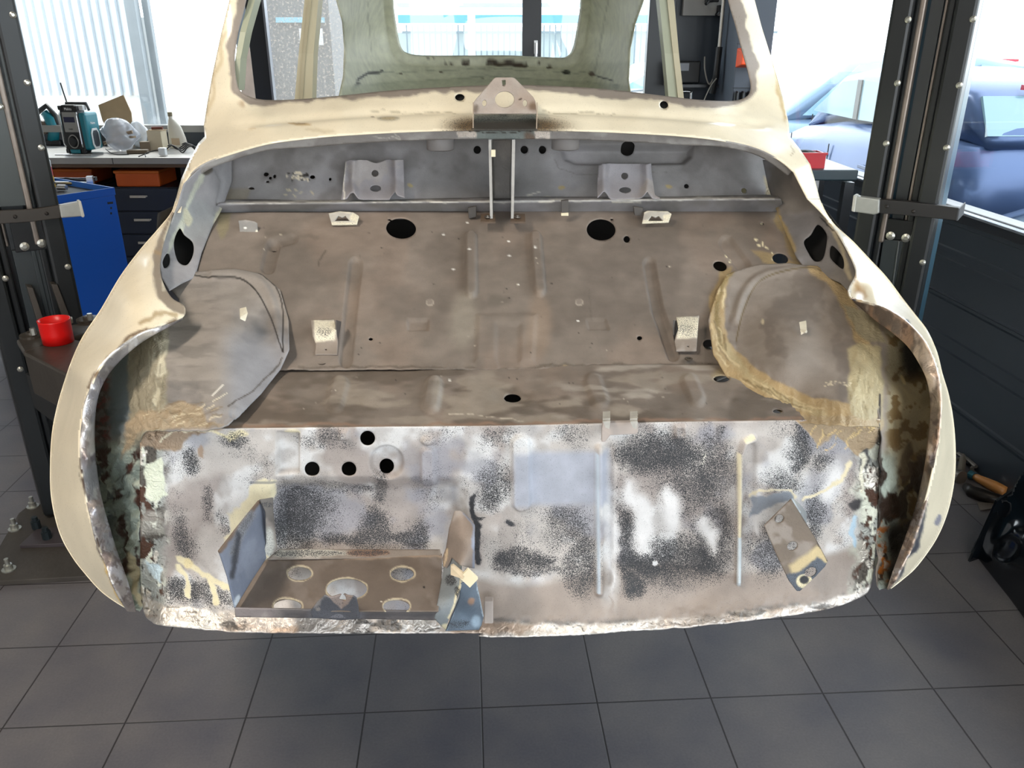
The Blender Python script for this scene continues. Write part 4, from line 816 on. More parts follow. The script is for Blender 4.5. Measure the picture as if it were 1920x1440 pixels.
for x0, x1 in ((888, 888), (1006, 1005)):
    b = MB(); b.prism([PL(*q) for q in ((x0,192,1.813),(x0,213,1.80),(x1,247,1.785),(x1,247,1.80),(x1,225,1.83))], (.002 if x0 > 900 else -.002, 0, 0)); b.put('bracket_side', mat('rusty_edge_metal','b3a392',.45,.3,var=.3,vscale=80), hx)

# two drain cups under the front edge of the opening
for x0, x1, hh in ((799, 850, 284), (1035, 1086, 284)):
    c0 = PL((x0+x1)/2, 268, 1.86); r = abs(PL(x1, 262, 1.86)[0]-PL(x0, 262, 1.86)[0])/2
    b = MB(); b.lathe((c0[0], c0[1]+.01, 1.6-.1*1.86-.012), [(r, .045), (r, -.012), (r-.003, -.014), (r-.004, .0), (r-.012, .012), (.001, .014)], 32, close=False); b.put('drain_cup', GREY, car, smooth=True, solid=.0015, bevel=0)

# two flanged saddles on the bulkhead
for k, X0 in enumerate((0, 470)):
    n = 'bulkhead_saddle'
    poly = [(648,302),(655,299),(688,300),(697,304),(706,306),(716,303),(725,299),(757,299),(758,330),(759,371),(748,373),(742,367),(734,369),(730,374),(672,374),(664,370),(655,368),(650,373),(640,374)] if k == 0 else [(1121,309),(1127,305),(1158,307),(1192,307),(1221,305),(1223,330),(1228,366),(1238,371),(1224,374),(1215,367),(1206,372),(1146,374),(1138,368),(1128,367),(1119,373),(1119,340)]
    xm = 703 if k == 0 else 1171
    sheet(n, poly, rbf([(xm-50,302,1.90),(xm+50,302,1.90),(xm-52,345,1.895),(xm+52,345,1.895),(xm-55,374,1.845),(xm+58,374,1.845),(xm,340,1.90)]), car, CARM, 1.6,
          holes=[('e',703,325,6.5,6,0),('e',704,353,10,6,0)] if k == 0 else [('e',1171,330,6.5,6,0),('e',1172,356,11,5.5,0)],
          emboss=lambda X, Y, xm=xm: .013*(np.exp(-((X-xm+41)/9.)**2)+np.exp(-((X-xm-42)/9.)**2)), paint=wear_plain('8f8c90', [('line', ([(xm-56,302),(xm-58,372)],), dict(wd=1.5, soft=1, col='d4cfc6'))], 410+k), thick=.002)

# small clips and tabs (px, py outlines)
def clip_box(pts, yl, dep, m, n='clip', lab=None):
    b = MB(); b.prism([PL(x, y, yl) for x, y in pts], (0, dep, 0)); o = b.put(n, m, car, bevel=.001)
    if lab: o['label'] = lab
    return o
DK = mat('shaded_primer', '4b4744', .55, var=.2, vscale=30)
clip_box([(877,390),(893,387),(893,407),(879,410)], 1.84, .012, DK); clip_box([(1052,377),(1066,375),(1066,400),(1053,400)], 1.83, .012, DK); clip_box([(1188,388),(1206,390),(1204,406),(1190,404)], 1.84, .012, DK)
o_ = clip_box([(1052,400),(1066,399),(1066,405),(1052,405)], 1.826, .008, CREAMP, 'clip_foot')
for poly, xm in (([(616,400),(636,396),(662,398),(673,405),(669,420),(622,421)], 644), ([(1208,398),(1214,395),(1252,396),(1259,401),(1254,416),(1204,418)], 1232)):
    yl0 = 1.83
    sheet('floor_loop_bracket', poly, rbf([(xm-28,420,yl0-.03),(xm+24,420,yl0-.03),(xm-22,398,yl0),(xm+24,398,yl0)]), car, CARM, 1.2, holes=[('p',[(xm-17,414),(xm-10,404),(xm-3,407),(xm+3,404),(xm+12,414)])],
          paint=wear_plain('b7b3aa', [('line', ([poly[3], poly[4], poly[5]],), dict(wd=4, soft=2, col='e3dcc6', spk=.2)), ('ell', (xm+20, 408, 8, 6), dict(soft=3, col='e8e0c8', spk=.25)), ('line', (poly[:3],), dict(wd=2, soft=1.5, col='d8d2c2'))], 430), thick=.004)
sheet('bent_floor_tab', [(447,414),(460,412),(477,415),(482,418),(484,440),(478,443),(476,458),(462,461),(446,458),(450,442),(449,430)], rbf([(447,414,1.79),(482,416,1.79),(450,440,1.775),(484,440,1.775),(447,460,1.74),(476,460,1.74)]), car, CARM, 1.3, holes=[('e',457,448,2,1.5,0),('e',472,448,2,1.5,0)],
      paint=wear_plain('84827f', [('ell', (460,427,3,2), dict(soft=1, col='efece2')), ('ell', (482,438,3,6), dict(soft=1.5, col='e6e0cc'))], 440), thick=.002)
for k, (xm, dk) in enumerate(((609, 0), (1288, 1))):
    poly = [(583,600),(626,598),(630,612),(633,640),(632,664),(590,664),(592,645),(586,630)] if k == 0 else [(1268,594),(1311,591),(1309,612),(1307,638),(1306,657),(1268,657),(1265,640),(1272,616)]
    y0 = 600 if k == 0 else 594
    sheet('seat_belt_strap_bracket', poly, rbf([(poly[0][0],y0,1.42),(poly[1][0],y0,1.42),(poly[0][0]+4,y0+22,1.385),(poly[1][0],y0+22,1.385),(poly[0][0]+5,y0+40,1.375),(poly[1][0],y0+40,1.375),(poly[0][0]+5,y0+63,1.345),(poly[1][0],y0+63,1.345)]), car, CARM, 1.5,
          holes=[('e',xm+2,y0+55,2,1.8,0)], paint=wear_plain('8b8076', [('poly', ([(xm-22,y0),(xm+22,y0),(xm+20,y0+38),(xm-18,y0+40)],), dict(soft=3, col='ddd5bf', spk=.34 if k else .2)), ('ell', (xm-2,y0+22,14,9), dict(soft=5, spk=.5))], 450+k), thick=.004)
    sx = 629 if k == 0 else 1262
    b = MB(); b.prism([PL(*q) for q in ((sx,600,1.40),(sx+9,603,1.43),(sx+8,612,1.42),(sx+2,640,1.39),(sx,628,1.385))], (.002, 0, 0)); b.put('strap_bracket_side', DK, car)
    c = PL(604 if k == 0 else 1291, 683 if k == 0 else 674, 1.325); b = MB(); b.lathe(c, [(.007,0),(.007,.0025),(.004,.0025),(.0035,-.002)], 18); b.put('grommet', mat('grommet_metal','5d554c',.45,.5), car)
# small welded studs on the wheel arches
b = MB(); b.prism([PL(*q) for q in ((449,582,1.40),(461,579,1.40),(464,590,1.375),(460,603,1.36),(450,598,1.36))], (0, .003, .003)); b.put('arch_tab', mat('flaked_cream','d3cdbb',.45,var=.3,vscale=60), car, bevel=.001)
b = MB(); b.prism([PL(*q) for q in ((1499,608,1.345),(1512,605,1.345),(1513,622,1.32),(1502,628,1.315))], (0, .003, .003)); b.tube([PL(1502,620,1.325), PL(1512,622,1.315)], .0025, 8); b.put('arch_tab', mat('flaked_cream','d3cdbb'), car)

# ================================================================ cabin seen through the windscreen opening
def cab_paint(X, Y):
    p = Paint(X, Y, 'd8d8c2', put_=.06, seed=500, jit=3, js=16); p.mottle('cfcfb8', 120, .45, .62, 501, .5)
    p.apply(smooth(118, 126, Y-((X-915)/260)**2*-6)*.6, col='bfc1aa'); p.line([(689,0),(700,140)], 1.2, soft=1, op=.5, col='8b8c78'); p.line([(1140,0),(1117,135)], 1.2, soft=1, op=.5, col='8b8c78')
    p.line([(915,118),(985,122)], 3.5, soft=2, col='4a3a2a', spk=.35); p.ell(873,119,8,3,soft=1.5,col='4a3a2a',spk=.4); p.ell(1062,135,10,4,5,soft=1.5,col='1c1712'); p.ell(1110,138,6,5,soft=2,col='5c4a34'); p.ell(1030,125,5,3,soft=1.5,col='4a3a2a')
    for a, b in ((800,113),(812,112),(835,118),(845,119),(750,136),(827,136),(905,147),(1025,112),(1043,113),(1010,119)): p.ell(a, b, 4, 1.4, rng.rand()*30, soft=1, col='54463a')
    p.line([(671,149),(690,137),(712,136),(717,132)], 2.2, soft=1, raw=True, col='14110f'); p.line([(660,168),(672,156)], 4, soft=2, col='2c2722'); p.line([(1117,141),(1150,152)], 1.2, soft=.8, col='2a2620'); p.ell(1155,162,6,4,soft=2,col='3a2c20')
    p.line([(700,137),(915,128),(1100,137)], 1, soft=.8, op=.5, col='808573'); p.line([(690,160),(915,143),(1130,157)], 1.2, soft=1, op=.6, col='7a806e'); p.apply(smooth(144, 150, Y-((X-915)/250)**2*12)*.8, col='b2b59d')
    return p
RW = spline([(742,-70),(738,0),(744,50),(752,88),(766,100),(800,104),(890,104),(960,104),(1040,108),(1062,106),(1074,90),(1082,50),(1088,0),(1084,-70),(1060,-100),(915,-106),(765,-100)], 4, True)
def cab_emb(X, Y):
    d = -sd_poly(X, Y, RW); return .02*np.exp(-((d-9)/4.5)**2)-.006*np.exp(-((d-17)/3.)**2)
CAB = rbf([(600,40,3.0),(640,40,3.12),(665,60,3.4),(700,60,3.72),(735,60,3.86),(915,60,3.92),(915,-200,3.6),(735,-200,3.6),(640,-200,2.9),(1090,60,3.90),(1130,60,3.74),(1165,60,3.42),(1190,40,3.15),(1210,0,3.05),(1190,-200,2.95),
 (660,165,3.15),(700,150,3.55),(735,150,3.70),(915,125,3.88),(915,150,3.75),(915,200,3.6),(1100,150,3.7),(1135,160,3.5),(1165,170,3.2),(660,230,3.1),(1170,230,3.15)])
sheet('cabin_rear_quarters', [(612,-160),(622,-60),(632,0),(643,40),(647,90),(645,140),(636,185),(640,235),(1190,235),(1184,190),(1178,150),(1181,90),(1190,45),(1206,0),(1222,-60),(1235,-160),(1190,-235),(915,-255),(660,-235)], CAB, car, CARM, 3, holes=[('p', RW)], paint=cab_paint, emboss=cab_emb, thick=.004)
def pillar(name, q, yl, dep, m):
    b = MB()
    for i in range(len(q)-1):
        (a0, a1, y0, l0), (b0, b1, y1, l1) = q[i], q[i+1]
        A = [PL(a0, y0, l0), PL(a1, y0, l0), PL(b1, y1, l1), PL(b0, y1, l1)]; B = [v+V(0, dep, 0) for v in A]
        b.add(A+B, [(0,1,2,3),(7,6,5,4),(0,4,5,1),(1,5,6,2),(2,6,7,3),(3,7,4,0)])
    return b.put(name, m, car, smooth=False)
PC = mat('aged_cream_interior', 'c9c0a4', .45, var=.08, vscale=12)
pillar('left_door_pillar', [(585,606,-200,2.55),(571,597,0,2.66),(560,588,100,2.70),(552,585,190,2.72),(550,583,300,2.74)], 2.7, .06, PC)
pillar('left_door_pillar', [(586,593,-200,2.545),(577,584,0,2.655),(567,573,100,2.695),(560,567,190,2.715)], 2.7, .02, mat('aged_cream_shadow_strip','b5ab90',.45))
pillar('right_door_pillar', [(1215,1238,-200,2.60),(1236,1262,0,2.72),(1246,1272,100,2.76),(1254,1283,190,2.78),(1262,1290,300,2.80)], 2.7, .06, mat('pale_green_pillar','b4b8a2',.45,var=.08))
pillar('right_door_pillar', [(1228,1240,-200,2.595),(1251,1264,0,2.715),(1262,1273,100,2.755),(1272,1283,190,2.775)], 2.7, .012, PC)
# inner returns of the windscreen pillars (the surface seen past the sanded edge)
pillar('left_windscreen_pillar_return', [(488,505,-120,2.36),(466,478,0,2.2),(450,461,60,2.14),(441,451,110,2.12),(436,447,170,2.11)], 2.1, .05, GREEN)
# roof, flanks, sills and floor of the body
def cl(x, y, z): return np.array([x*ct-y*st, x*st+y*ct, z])
b = MB(); n = 9; m_ = 8; v = []
for i in range(n):
    yy = 2.42+(3.75-2.42)*i/(n-1)
    for j in range(m_+1):
        u = -1+2*j/m_; v.append(cl(.03+.60*u, yy, 2.05-.10*u*u*u*u-.05*((yy-3.0)/.7)**2))
b.add(v, [(i*(m_+1)+j, (i+1)*(m_+1)+j, (i+1)*(m_+1)+j+1, i*(m_+1)+j+1) for i in range(n-1) for j in range(m_)]); b.put('roof', CREAMP, car, smooth=True, solid=.02)
for s in (-1, 1):
    x = .03+s*.70
    b = MB(); b.prism([cl(x, 2.06, .95), cl(x, 2.06, 1.36), cl(x, 2.1, 1.40), cl(x, 3.9, 1.38), cl(x*.93-.003, 4.15, 1.2), cl(x*.93-.003, 4.2, .8), cl(x, 3.8, .74), cl(x, 3.6, .95), cl(x, 3.3, 1.0), cl(x, 3.0, .92), cl(x, 2.9, .74), cl(x, 2.2, .74)], (-s*.02, 0, 0))
    b.put('body_side', CREAMP, car)
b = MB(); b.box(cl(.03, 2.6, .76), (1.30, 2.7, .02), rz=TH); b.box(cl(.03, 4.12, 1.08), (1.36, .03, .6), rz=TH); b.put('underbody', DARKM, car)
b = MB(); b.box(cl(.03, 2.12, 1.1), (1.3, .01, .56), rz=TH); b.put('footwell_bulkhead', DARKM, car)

b = MB(); b.box(cl(.03, 2.065, 1.425), (1.15, .11, .004), rz=TH); b.put('scuttle_dark_plate', DARKM, car)  # unseen dark plate added behind the wiper and bulkhead holes to darken them

for q_ in ([(846,168),(878,168),(878,200),(846,200)], [(1228,182),(1262,182),(1262,212),(1228,212)]):
    sheet('wiper_hole_shade', q_, lambda X, Y: np.array([0, 0, CAMH])+(SKIN(X, Y)-np.array([0, 0, CAMH]))*1.012, car, mat('black_hole_shade','0b0a0a',.8), 4)  # black sheets added behind the wiper holes as their inner shade
# ================================================================ THE WORKSHOP
def structure(o): o['kind'] = 'structure'; return o
def onv(A, B):                  # vertical plane through two ground points: pixel -> world, moved towards the camera by off
    A = np.array(A, float); B = np.array(B, float); d = (B-A)/np.linalg.norm(B-A); n = np.array([d[1], -d[0], 0.])
    if n[:2]@(-A) < 0: n = -n
    def f(px, py, off=0.):
        r = ray(px, py); t = ((A-0)@n[:2]+off)/(r@n); return r*t+np.array([0, 0, CAMH])
    f.n = n; f.d = np.array([d[0], d[1], 0.]); f.A = A; return f
def slab(f, pts, off, dep, b=None):   # polygon on such a plane: front at off, thickness dep
    b = b or MB(); b.prism([f(x, y, off) for x, y in pts], -f.n*dep); return b

def tile_floor():
    m, nt, b = nodes('dark_floor_tiles'); L = nt.links.new
    tc = N(nt, 'ShaderNodeTexCoord'); sx = N(nt, 'ShaderNodeSeparateXYZ'); L(tc.outputs['Object'], sx.inputs[0])
    masks = []
    for k in (0, 1):
        d = N(nt, 'ShaderNodeMath', operation='DIVIDE'); d.inputs[1].default_value = TILE; L(sx.outputs[k], d.inputs[0])
        f = N(nt, 'ShaderNodeMath', operation='PINGPONG'); f.inputs[1].default_value = .5; L(d.outputs[0], f.inputs[0])
        masks.append(f)
    mn = N(nt, 'ShaderNodeMath', operation='MINIMUM'); L(masks[0].outputs[0], mn.inputs[0]); L(masks[1].outputs[0], mn.inputs[1])
    g = N(nt, 'ShaderNodeMapRange'); g.inputs[1].default_value = .004; g.inputs[2].default_value = .009; L(mn.outputs[0], g.inputs[0])
    n1 = N(nt, 'ShaderNodeTexNoise'); n1.inputs['Scale'].default_value = 3.5; n1.inputs['Detail'].default_value = 7; L(tc.outputs['Object'], n1.inputs['Vector'])
    n2 = N(nt, 'ShaderNodeTexNoise'); n2.inputs['Scale'].default_value = 160; n2.inputs['Detail'].default_value = 3; L(tc.outputs['Object'], n2.inputs['Vector'])
    r = N(nt, 'ShaderNodeValToRGB'); r.color_ramp.elements[0].position = .32; r.color_ramp.elements[0].color = (*lin('5b5a61'), 1); r.color_ramp.elements[1].position = .68; r.color_ramp.elements[1].color = (*lin('747070'), 1)
    L(n1.outputs[0], r.inputs[0])
    mr = N(nt, 'ShaderNodeMapRange'); mr.inputs[3].default_value = .8; mr.inputs[4].default_value = 1.2; L(n2.outputs[0], mr.inputs[0])
    s = N(nt, 'ShaderNodeVectorMath', operation='SCALE'); L(r.outputs[0], s.inputs[0]); L(mr.outputs[0], s.inputs['Scale'])
    mx = N(nt, 'ShaderNodeMix', data_type='RGBA'); L(g.outputs[0], mx.inputs[0]); mx.inputs[6].default_value = (*lin('333031'), 1); L(s.outputs[0], mx.inputs[7]); L(mx.outputs[2], b.inputs['Base Color'])
    ro = N(nt, 'ShaderNodeMapRange'); ro.inputs[3].default_value = .36; ro.inputs[4].default_value = .56; L(n1.outputs[0], ro.inputs[0]); L(ro.outputs[0], b.inputs['Roughness'])
    bp = N(nt, 'ShaderNodeBump'); bp.inputs['Strength'].default_value = .5; bp.inputs['Distance'].default_value = .002; L(g.outputs[0], bp.inputs['Height'])
    b2 = N(nt, 'ShaderNodeBump'); b2.inputs['Strength'].default_value = .12; b2.inputs['Distance'].default_value = .001; L(n2.outputs[0], b2.inputs['Height']); L(bp.outputs[0], b2.inputs['Normal']); L(b2.outputs[0], b.inputs['Normal'])
    return m
TILE = .305
fl = MB(); fl.add([(-4.6,-6.5,0),(3.3,-6.5,0),(3.3,6.8,0),(-4.6,6.8,0)], [(0,1,2,3)])
fo = fl.put('floor', tile_floor()); P0 = PZ(899, 1182, 0)
fo.location = (P0[0], P0[1], 0); fo.rotation_euler = (0, 0, math.radians(3.25)); structure(fo)
NAVY = mat('anthracite_wall_panel', '2c333b', .35, var=.1, vscale=3, spec=.5)
FRAME = mat('dark_window_frame', '23262b', .3, var=.06)
SILV = mat('brushed_aluminium_trim', 'aab0b8', .3, .8, var=.1)
WHITEW = mat('pale_wall_paint', 'b9b6b0', .6, var=.06)
# right wall: runs away from the camera, slightly turned
def RWp(y, z, off=0.): return np.array([1.9-.055*(y-2.82)-off, y, z])
def rbox(b, y0, y1, z0, z1, o0, o1):
    v = [RWp(y, z, o) for y in (y0, y1) for z in (z0, z1) for o in (o0, o1)]
    b.add(v, [(0,1,3,2),(4,6,7,5),(0,4,5,1),(2,3,7,6),(0,2,6,4),(1,5,7,3)]); return b
# sectional panels: profile of (z, offset) with grooves and ribs
prof = [(0, 0)]
for zc, h_ in ((.183, 1), (.385, 2), (.445, 2), (.60, 1), (.757, 2), (.804, 2)):
    if h_ == 1: prof += [(zc-.012, 0), (zc-.008, -.008), (zc+.004, -.008), (zc+.014, .008), (zc+.02, 0)]
    else: prof += [(zc-.010, 0), (zc-.006, .010), (zc+.006, .010), (zc+.010, 0)]
prof += [(.905, 0), (.91, .012), (.93, .012)]
ys = [-6.5, 1.0, 3.2, 6.45]; v = [RWp(y, z, o) for y in ys for z, o in prof]; n = len(prof)
b = MB(); b.add(v, [(i*n+j, i*n+j+1, (i+1)*n+j+1, (i+1)*n+j) for i in range(3) for j in range(n-1)]); rbox(b, -6.5, 6.45, 0, .93, -.06, -.03)
structure(b.put('wall_right', NAVY, None))
b = MB(); rbox(b, -6.5, 6.45, .93, .99, -.05, .03); wn = b.put('window_1', FRAME, None, bevel=.004); structure(wn)
b = MB(); rbox(b, -6.5, 6.45, .968, .985, -.0, .045); b.put('window_sill', SILV, wn, bevel=.006, local=True)
for y0, y1 in ((-3.4,-3.25), (.15,.3), (3.72,3.86), (6.28,6.45)):
    b = MB(); rbox(b, y0, y1, .99, 2.9, -.05, .03); b.put('window_post', FRAME, wn, local=True)
b = MB(); rbox(b, -6.5, 6.45, 2.8, 3.3, -.06, .03); structure(b.put('trim_1', FRAME, None))
GL = glass()
b = MB(); rbox(b, -6.5, 6.45, .985, 2.85, -.012, -.004); b.put('window_pane', GL, wn, local=True)
# end wall
YB = 6.45
def bbox(b, x0, x1, z0, z1, y0=YB, y1=YB+.08): return b.box(((x0+x1)/2, (y0+y1)/2, (z0+z1)/2), (x1-x0, y1-y0, z1-z0))
b = MB(); bbox(b, -4.5, 1.75, 0, 1.0); bbox(b, 1.19, 1.75, 1.0, 3.3); bbox(b, -4.5, 1.75, 2.75, 3.3); structure(b.put('wall_back', NAVY, None))
b = MB(); bbox(b, -4.5, 1.19, 1.0, 1.05, YB-.03); we = b.put('window_2', mat('grey_window_ledge', '8d8b87', .4, .3), None); structure(we)
for x0, x1 in ((-1.93,-1.80), (.075,.215), (.995,1.19), (-4.5,-4.3)):
    b = MB(); bbox(b, x0, x1, 1.0, 2.8, YB-.03, YB+.06); p_ = b.put('window_post', FRAME, we, local=True, bevel=.004)
b = MB(); bbox(b, -1.80, -1.785, 1.0, 2.8, YB-.05, YB+.02); b.put('window_seal', mat('aluminium_edge','8a8c92',.3,.6), we, local=True)
b = MB(); b.box((.175, YB-.05, 1.60), (.026, .03, .09)); b.tube([(.175,YB-.07,1.63),(.175,YB-.07,1.50)], .010, 8); b.put('window_handle', mat('silver_handle','d5d5d5',.3,.5), we, local=True)
b = MB(); bbox(b, -4.3, -1.93, 1.05, 2.75, YB+.02, YB+.026); bbox(b, .215, .995, 1.05, 2.75, YB+.02, YB+.026); bbox(b, -1.2, .075, 1.05, 2.75, YB+.02, YB+.026); b.put('window_pane', GL, we, local=True)
b = MB(); bbox(b, -1.80, -1.2, 1.05, 2.75, YB+.02, YB+.026); b.put('dusty_window_pane', glass('dusty_glass', (.9,.93,.95), .05, .5), we, local=True)
b = MB(); b.box((-4.6, .0, 1.65), (.12, 13.2, 3.3)); structure(b.put('wall_left', WHITEW, None))
b = MB(); b.box((-.8, -.1, 3.36), (8.0, 13.4, .1)); structure(b.put('ceiling', mat('ceiling_panels', 'b4b2ae', .7), None))
b = MB(); b.box((-3.2, -2.6, 1.65), (2.8, .15, 3.3)); b.box((-.5, -2.6, 3.1), (9, .15, .4)); structure(b.put('wall_front', WHITEW, None))

# ---------------------------------------------------------------- two-post car lift: the two columns
COLM = mat('charcoal_column_steel', '202325', .34, .1, var=.3, vscale=5, bump=.1, bscale=30)
COLD = mat('black_column_recess', '1d1f20', .45, var=.25, vscale=8)
COLW = mat('rubbed_bare_track', '8a8078', .35, .5, var=.35, vscale=18)
COLB = mat('bluish_lit_column_side', '33505f', .3, .1, var=.1, vscale=3)  # bluish light on the right column's side put into its colour
RIV = mat('zinc_bolt', 'c2c2ba', .3, .85, var=.1)
TAPE = mat('silver_duct_tape', 'a8aaa6', .45, .25, var=.15, vscale=40, bump=.4)
def rivet(b, c, n, r=.0095): 
    c = np.array(c); b.tube([c, c+n*.004, c+n*.007], [r, r, r*.45], 12); return b
def column(A, B, side, name_lab, face_m, back_n):
    f = onv(A, B); loc = (np.array([*A, 0])+np.array([*B, 0]))/2
    t = thing('lift_column', loc, name_lab, 'car lift'); A3 = np.array([*A, 0.]); B3 = np.array([*B, 0.]); n = f.n; H = np.array([0, 0, 2.75]); Wd = np.linalg.norm(B3-A3); d = (B3-A3)/Wd
    def strip(s0, s1, o0, o1, z0=.03, z1=2.75, bb=None):
        bb = bb or MB(); q = [A3+d*s0+n*o0, A3+d*s1+n*o0, A3+d*s1+n*o1, A3+d*s0+n*o1]
        bb.prism([p+np.array([0, 0, z0]) for p in q], (0, 0, z1-z0)); return bb
    bb = strip(0, Wd, -.20, -.075); bb.put('column_back', face_m, t, bevel=.012)
    for s0, s1 in ((0, .062), (Wd-.062, Wd)): strip(s0, s1, -.09, 0).put('column_flange', COLM if face_m is COLM else COLM, t, bevel=.01)
    strip(.062, .085, -.08, -.03).put('column_rail', COLM, t, bevel=.006); strip(Wd-.085, Wd-.062, -.08, -.03).put('column_rail', COLM, t, bevel=.006)
    strip(.10, Wd-.10, -.08, -.055).put('column_web', mat('dark_web','2a2e30',.4,var=.2), t)
    strip(.087, .095, -.075, -.045, 1.0).put('worn_track', COLW, t, bevel=.003)
    strip(Wd-.092, Wd-.075, -.055, -.022, 1.0).put('worn_track', COLW, t, bevel=.005)
    return t, f, strip, Wd, d, n
tl, fL, sL, WL_, dL, nL = column((-1.69,2.5), (-1.477,2.65), -1, 'charcoal lift column with worn track beside the blue tool cabinet', COLM, None)
slab(fL, [(-40,-60),(2,-60),(18,60),(40,200),(62,384),(-40,390)], -.03, .01).put('column_guard', mat('grey_guard','3f4546',.35,var=.3,vscale=6), tl)
tr, fR, sR, WR_, dR, nR = column((1.338,2.55), (1.145,2.684), 1, 'charcoal lift column with two rows of bolts before the right windows', COLB, None)
for x, y in ((24,28),(51,155),(77,277),(127,500)): rivet(MB(), fL(x, y, .0), nL).put('bolt', RIV, tl)
for x, y in ((10,522),(38,692),(0,200)): rivet(MB(), fL(x, y, .0), nL).put('bolt', RIV, tl)
for x, y in ((1703,37),(1683,156),(1662,269),(1825,36),(1799,160),(1775,277),(1730,492)): rivet(MB(), fR(x, y, .0), nR).put('bolt', RIV, tr)
# carriage plates
slab(fL, [(18,418),(92,408),(96,466),(30,474)], -.028, .012).put('carriage_plate', mat('black_carriage','121417',.35), tl, bevel=.002)
slab(fL, [(22,470),(96,466),(152,640),(62,640)], -.036, .012).put('carriage_cover', mat('grey_carriage','333a3d',.35,var=.15), tl, bevel=.002)
slab(fL, [(58,470),(66,470),(106,640),(96,640)], -.030, .008).put('carriage_rib', mat('grey_carriage','333a3d'), tl, bevel=.002)
for x, y in ((46,462),(78,456)): rivet(MB(), fL(x, y, -.026), nL, .014).put('bolt', RIV, tl)
slab(fR, [(1655,408),(1716,416),(1712,452),(1662,448)], -.028, .012).put('carriage_plate', mat('black_carriage','121417'), tr, bevel=.002)
slab(fR, [(1656,449),(1712,453),(1690,560),(1640,556)], -.036, .012).put('carriage_cover', mat('grey_carriage','333a3d'), tr, bevel=.002)
slab(fR, [(1684,452),(1687,452),(1672,556),(1669,556)], -.030, .008).put('carriage_rib', mat('light_rib','575d5e',.35), tr, bevel=.002)
for x, y in ((1670,442),(1699,446)): rivet(MB(), fR(x, y, -.026), nR, .014).put('bolt', RIV, tr)
# rubber straps with taped ends
s_ = slab(fL, [(-60,398),(60,393),(112,385),(114,409),(60,416),(-60,424)], .022, .02).put('door_stop_bar', mat('black_brown_bar','39342f',.5,var=.2), tl, bevel=.002)
for x, y in ((28,406),(87,400)): rivet(MB(), fL(x, y, .022), nL, .006).put('bolt', DARKM, s_)
slab(fL, [(111,386),(149,379),(153,383),(158,407),(154,406),(115,409)], .03, .035).put('taped_end', TAPE, tl, bevel=.004)
slab(fL, [(147,378),(152,377),(159,405),(157,408),(153,407)], .034, .04).put('tape_fold', mat('pale_tape','c9c8c0',.5), tl, bevel=.002)
s_ = slab(fR, [(1648,374),(1700,378),(1798,390),(1794,414),(1700,404),(1646,400)], .022, .03).put('door_stop_bar', mat('black_bar','201f20',.5), tr, bevel=.002)
q0 = fR(1797, 391, .022); q1 = fR(1793, 414, .022)
dd = np.array([.57, .82, 0.])*.13
MB().prism([q0, q1, q1+dd, q0+dd], (.004, 0, 0)).put('bar_return', mat('black_bar','201f20'), tr)
for x, y in ((1663,387),(1713,396)): rivet(MB(), fR(x, y, .022), nR, .006).put('bolt', DARKM, s_)
slab(fR, [(1604,368),(1649,374),(1648,400),(1638,403),(1598,397)], .03, .035).put('taped_end', TAPE, tr, bevel=.004)
slab(fR, [(1600,366),(1606,367),(1602,398),(1596,396)], .034, .04).put('tape_fold', mat('pale_tape','c9c8c0'), tr, bevel=.002)
# left lift arm under the car with pivot discs and gussets
ARMM = mat('greasy_arm_steel', '46413b', .42, .3, var=.3, vscale=14, bump=.2)
zt = .775
def arm(t, f, pts_top, h, name='lift_arm', m=ARMM):
    b = MB(); b.prism([PZ(x, y, zt) for x, y in pts_top], (0, 0, -h)); return b.put(name, m, t, bevel=.006)
a_ = arm(tl, fL, [(44,662),(88,640),(120,632),(160,640),(330,720),(300,790),(150,716),(100,690)], .13)
hd = arm(tl, fL, [(30,637),(66,620),(200,597),(215,608),(110,640),(44,660)], .02, 'pivot_plate')
for x, y, r in ((60,631,.034),(166,601,.036)):
    c = PZ(x, y, zt); b = MB(); b.lathe(c, [(r,0),(r,.008),(.016,.009),(.014,.016),(.004,.017)], 22); b.put('pivot_disc', mat('greasy_disc','4a443d',.4,.4,var=.2), tl)
for x, y in ((63,628),(170,600)):
    c = PZ(x, y, zt+.012); b = MB(); b.cyl(c, c+V(0,0,.022), .008, 6); b.put('bolt', RIV, tl)
for q in ([(50,538),(62,540),(82,600),(70,603)], [(96,533),(108,534),(131,594),(118,596)]): slab(fL, q, .012, .05).put('gusset', mat('worn_gusset','4f4a45',.4,.2,var=.2), tl, bevel=.002)
c = PZ(104, 604, zt+.005); b = MB(); b.box(c, (.10,.03,.016), rz=.5); b.put('lock_plate', mat('worn_lock_steel','8b8478',.4,.5,var=.2), tl, bevel=.003)
b = MB(); b.prism([PZ(x, y, .64) for x, y in ((48,700),(150,770),(230,830),(210,760),(90,690))], (0, 0, -.12)); b.put('arm_underframe', COLD, tl)
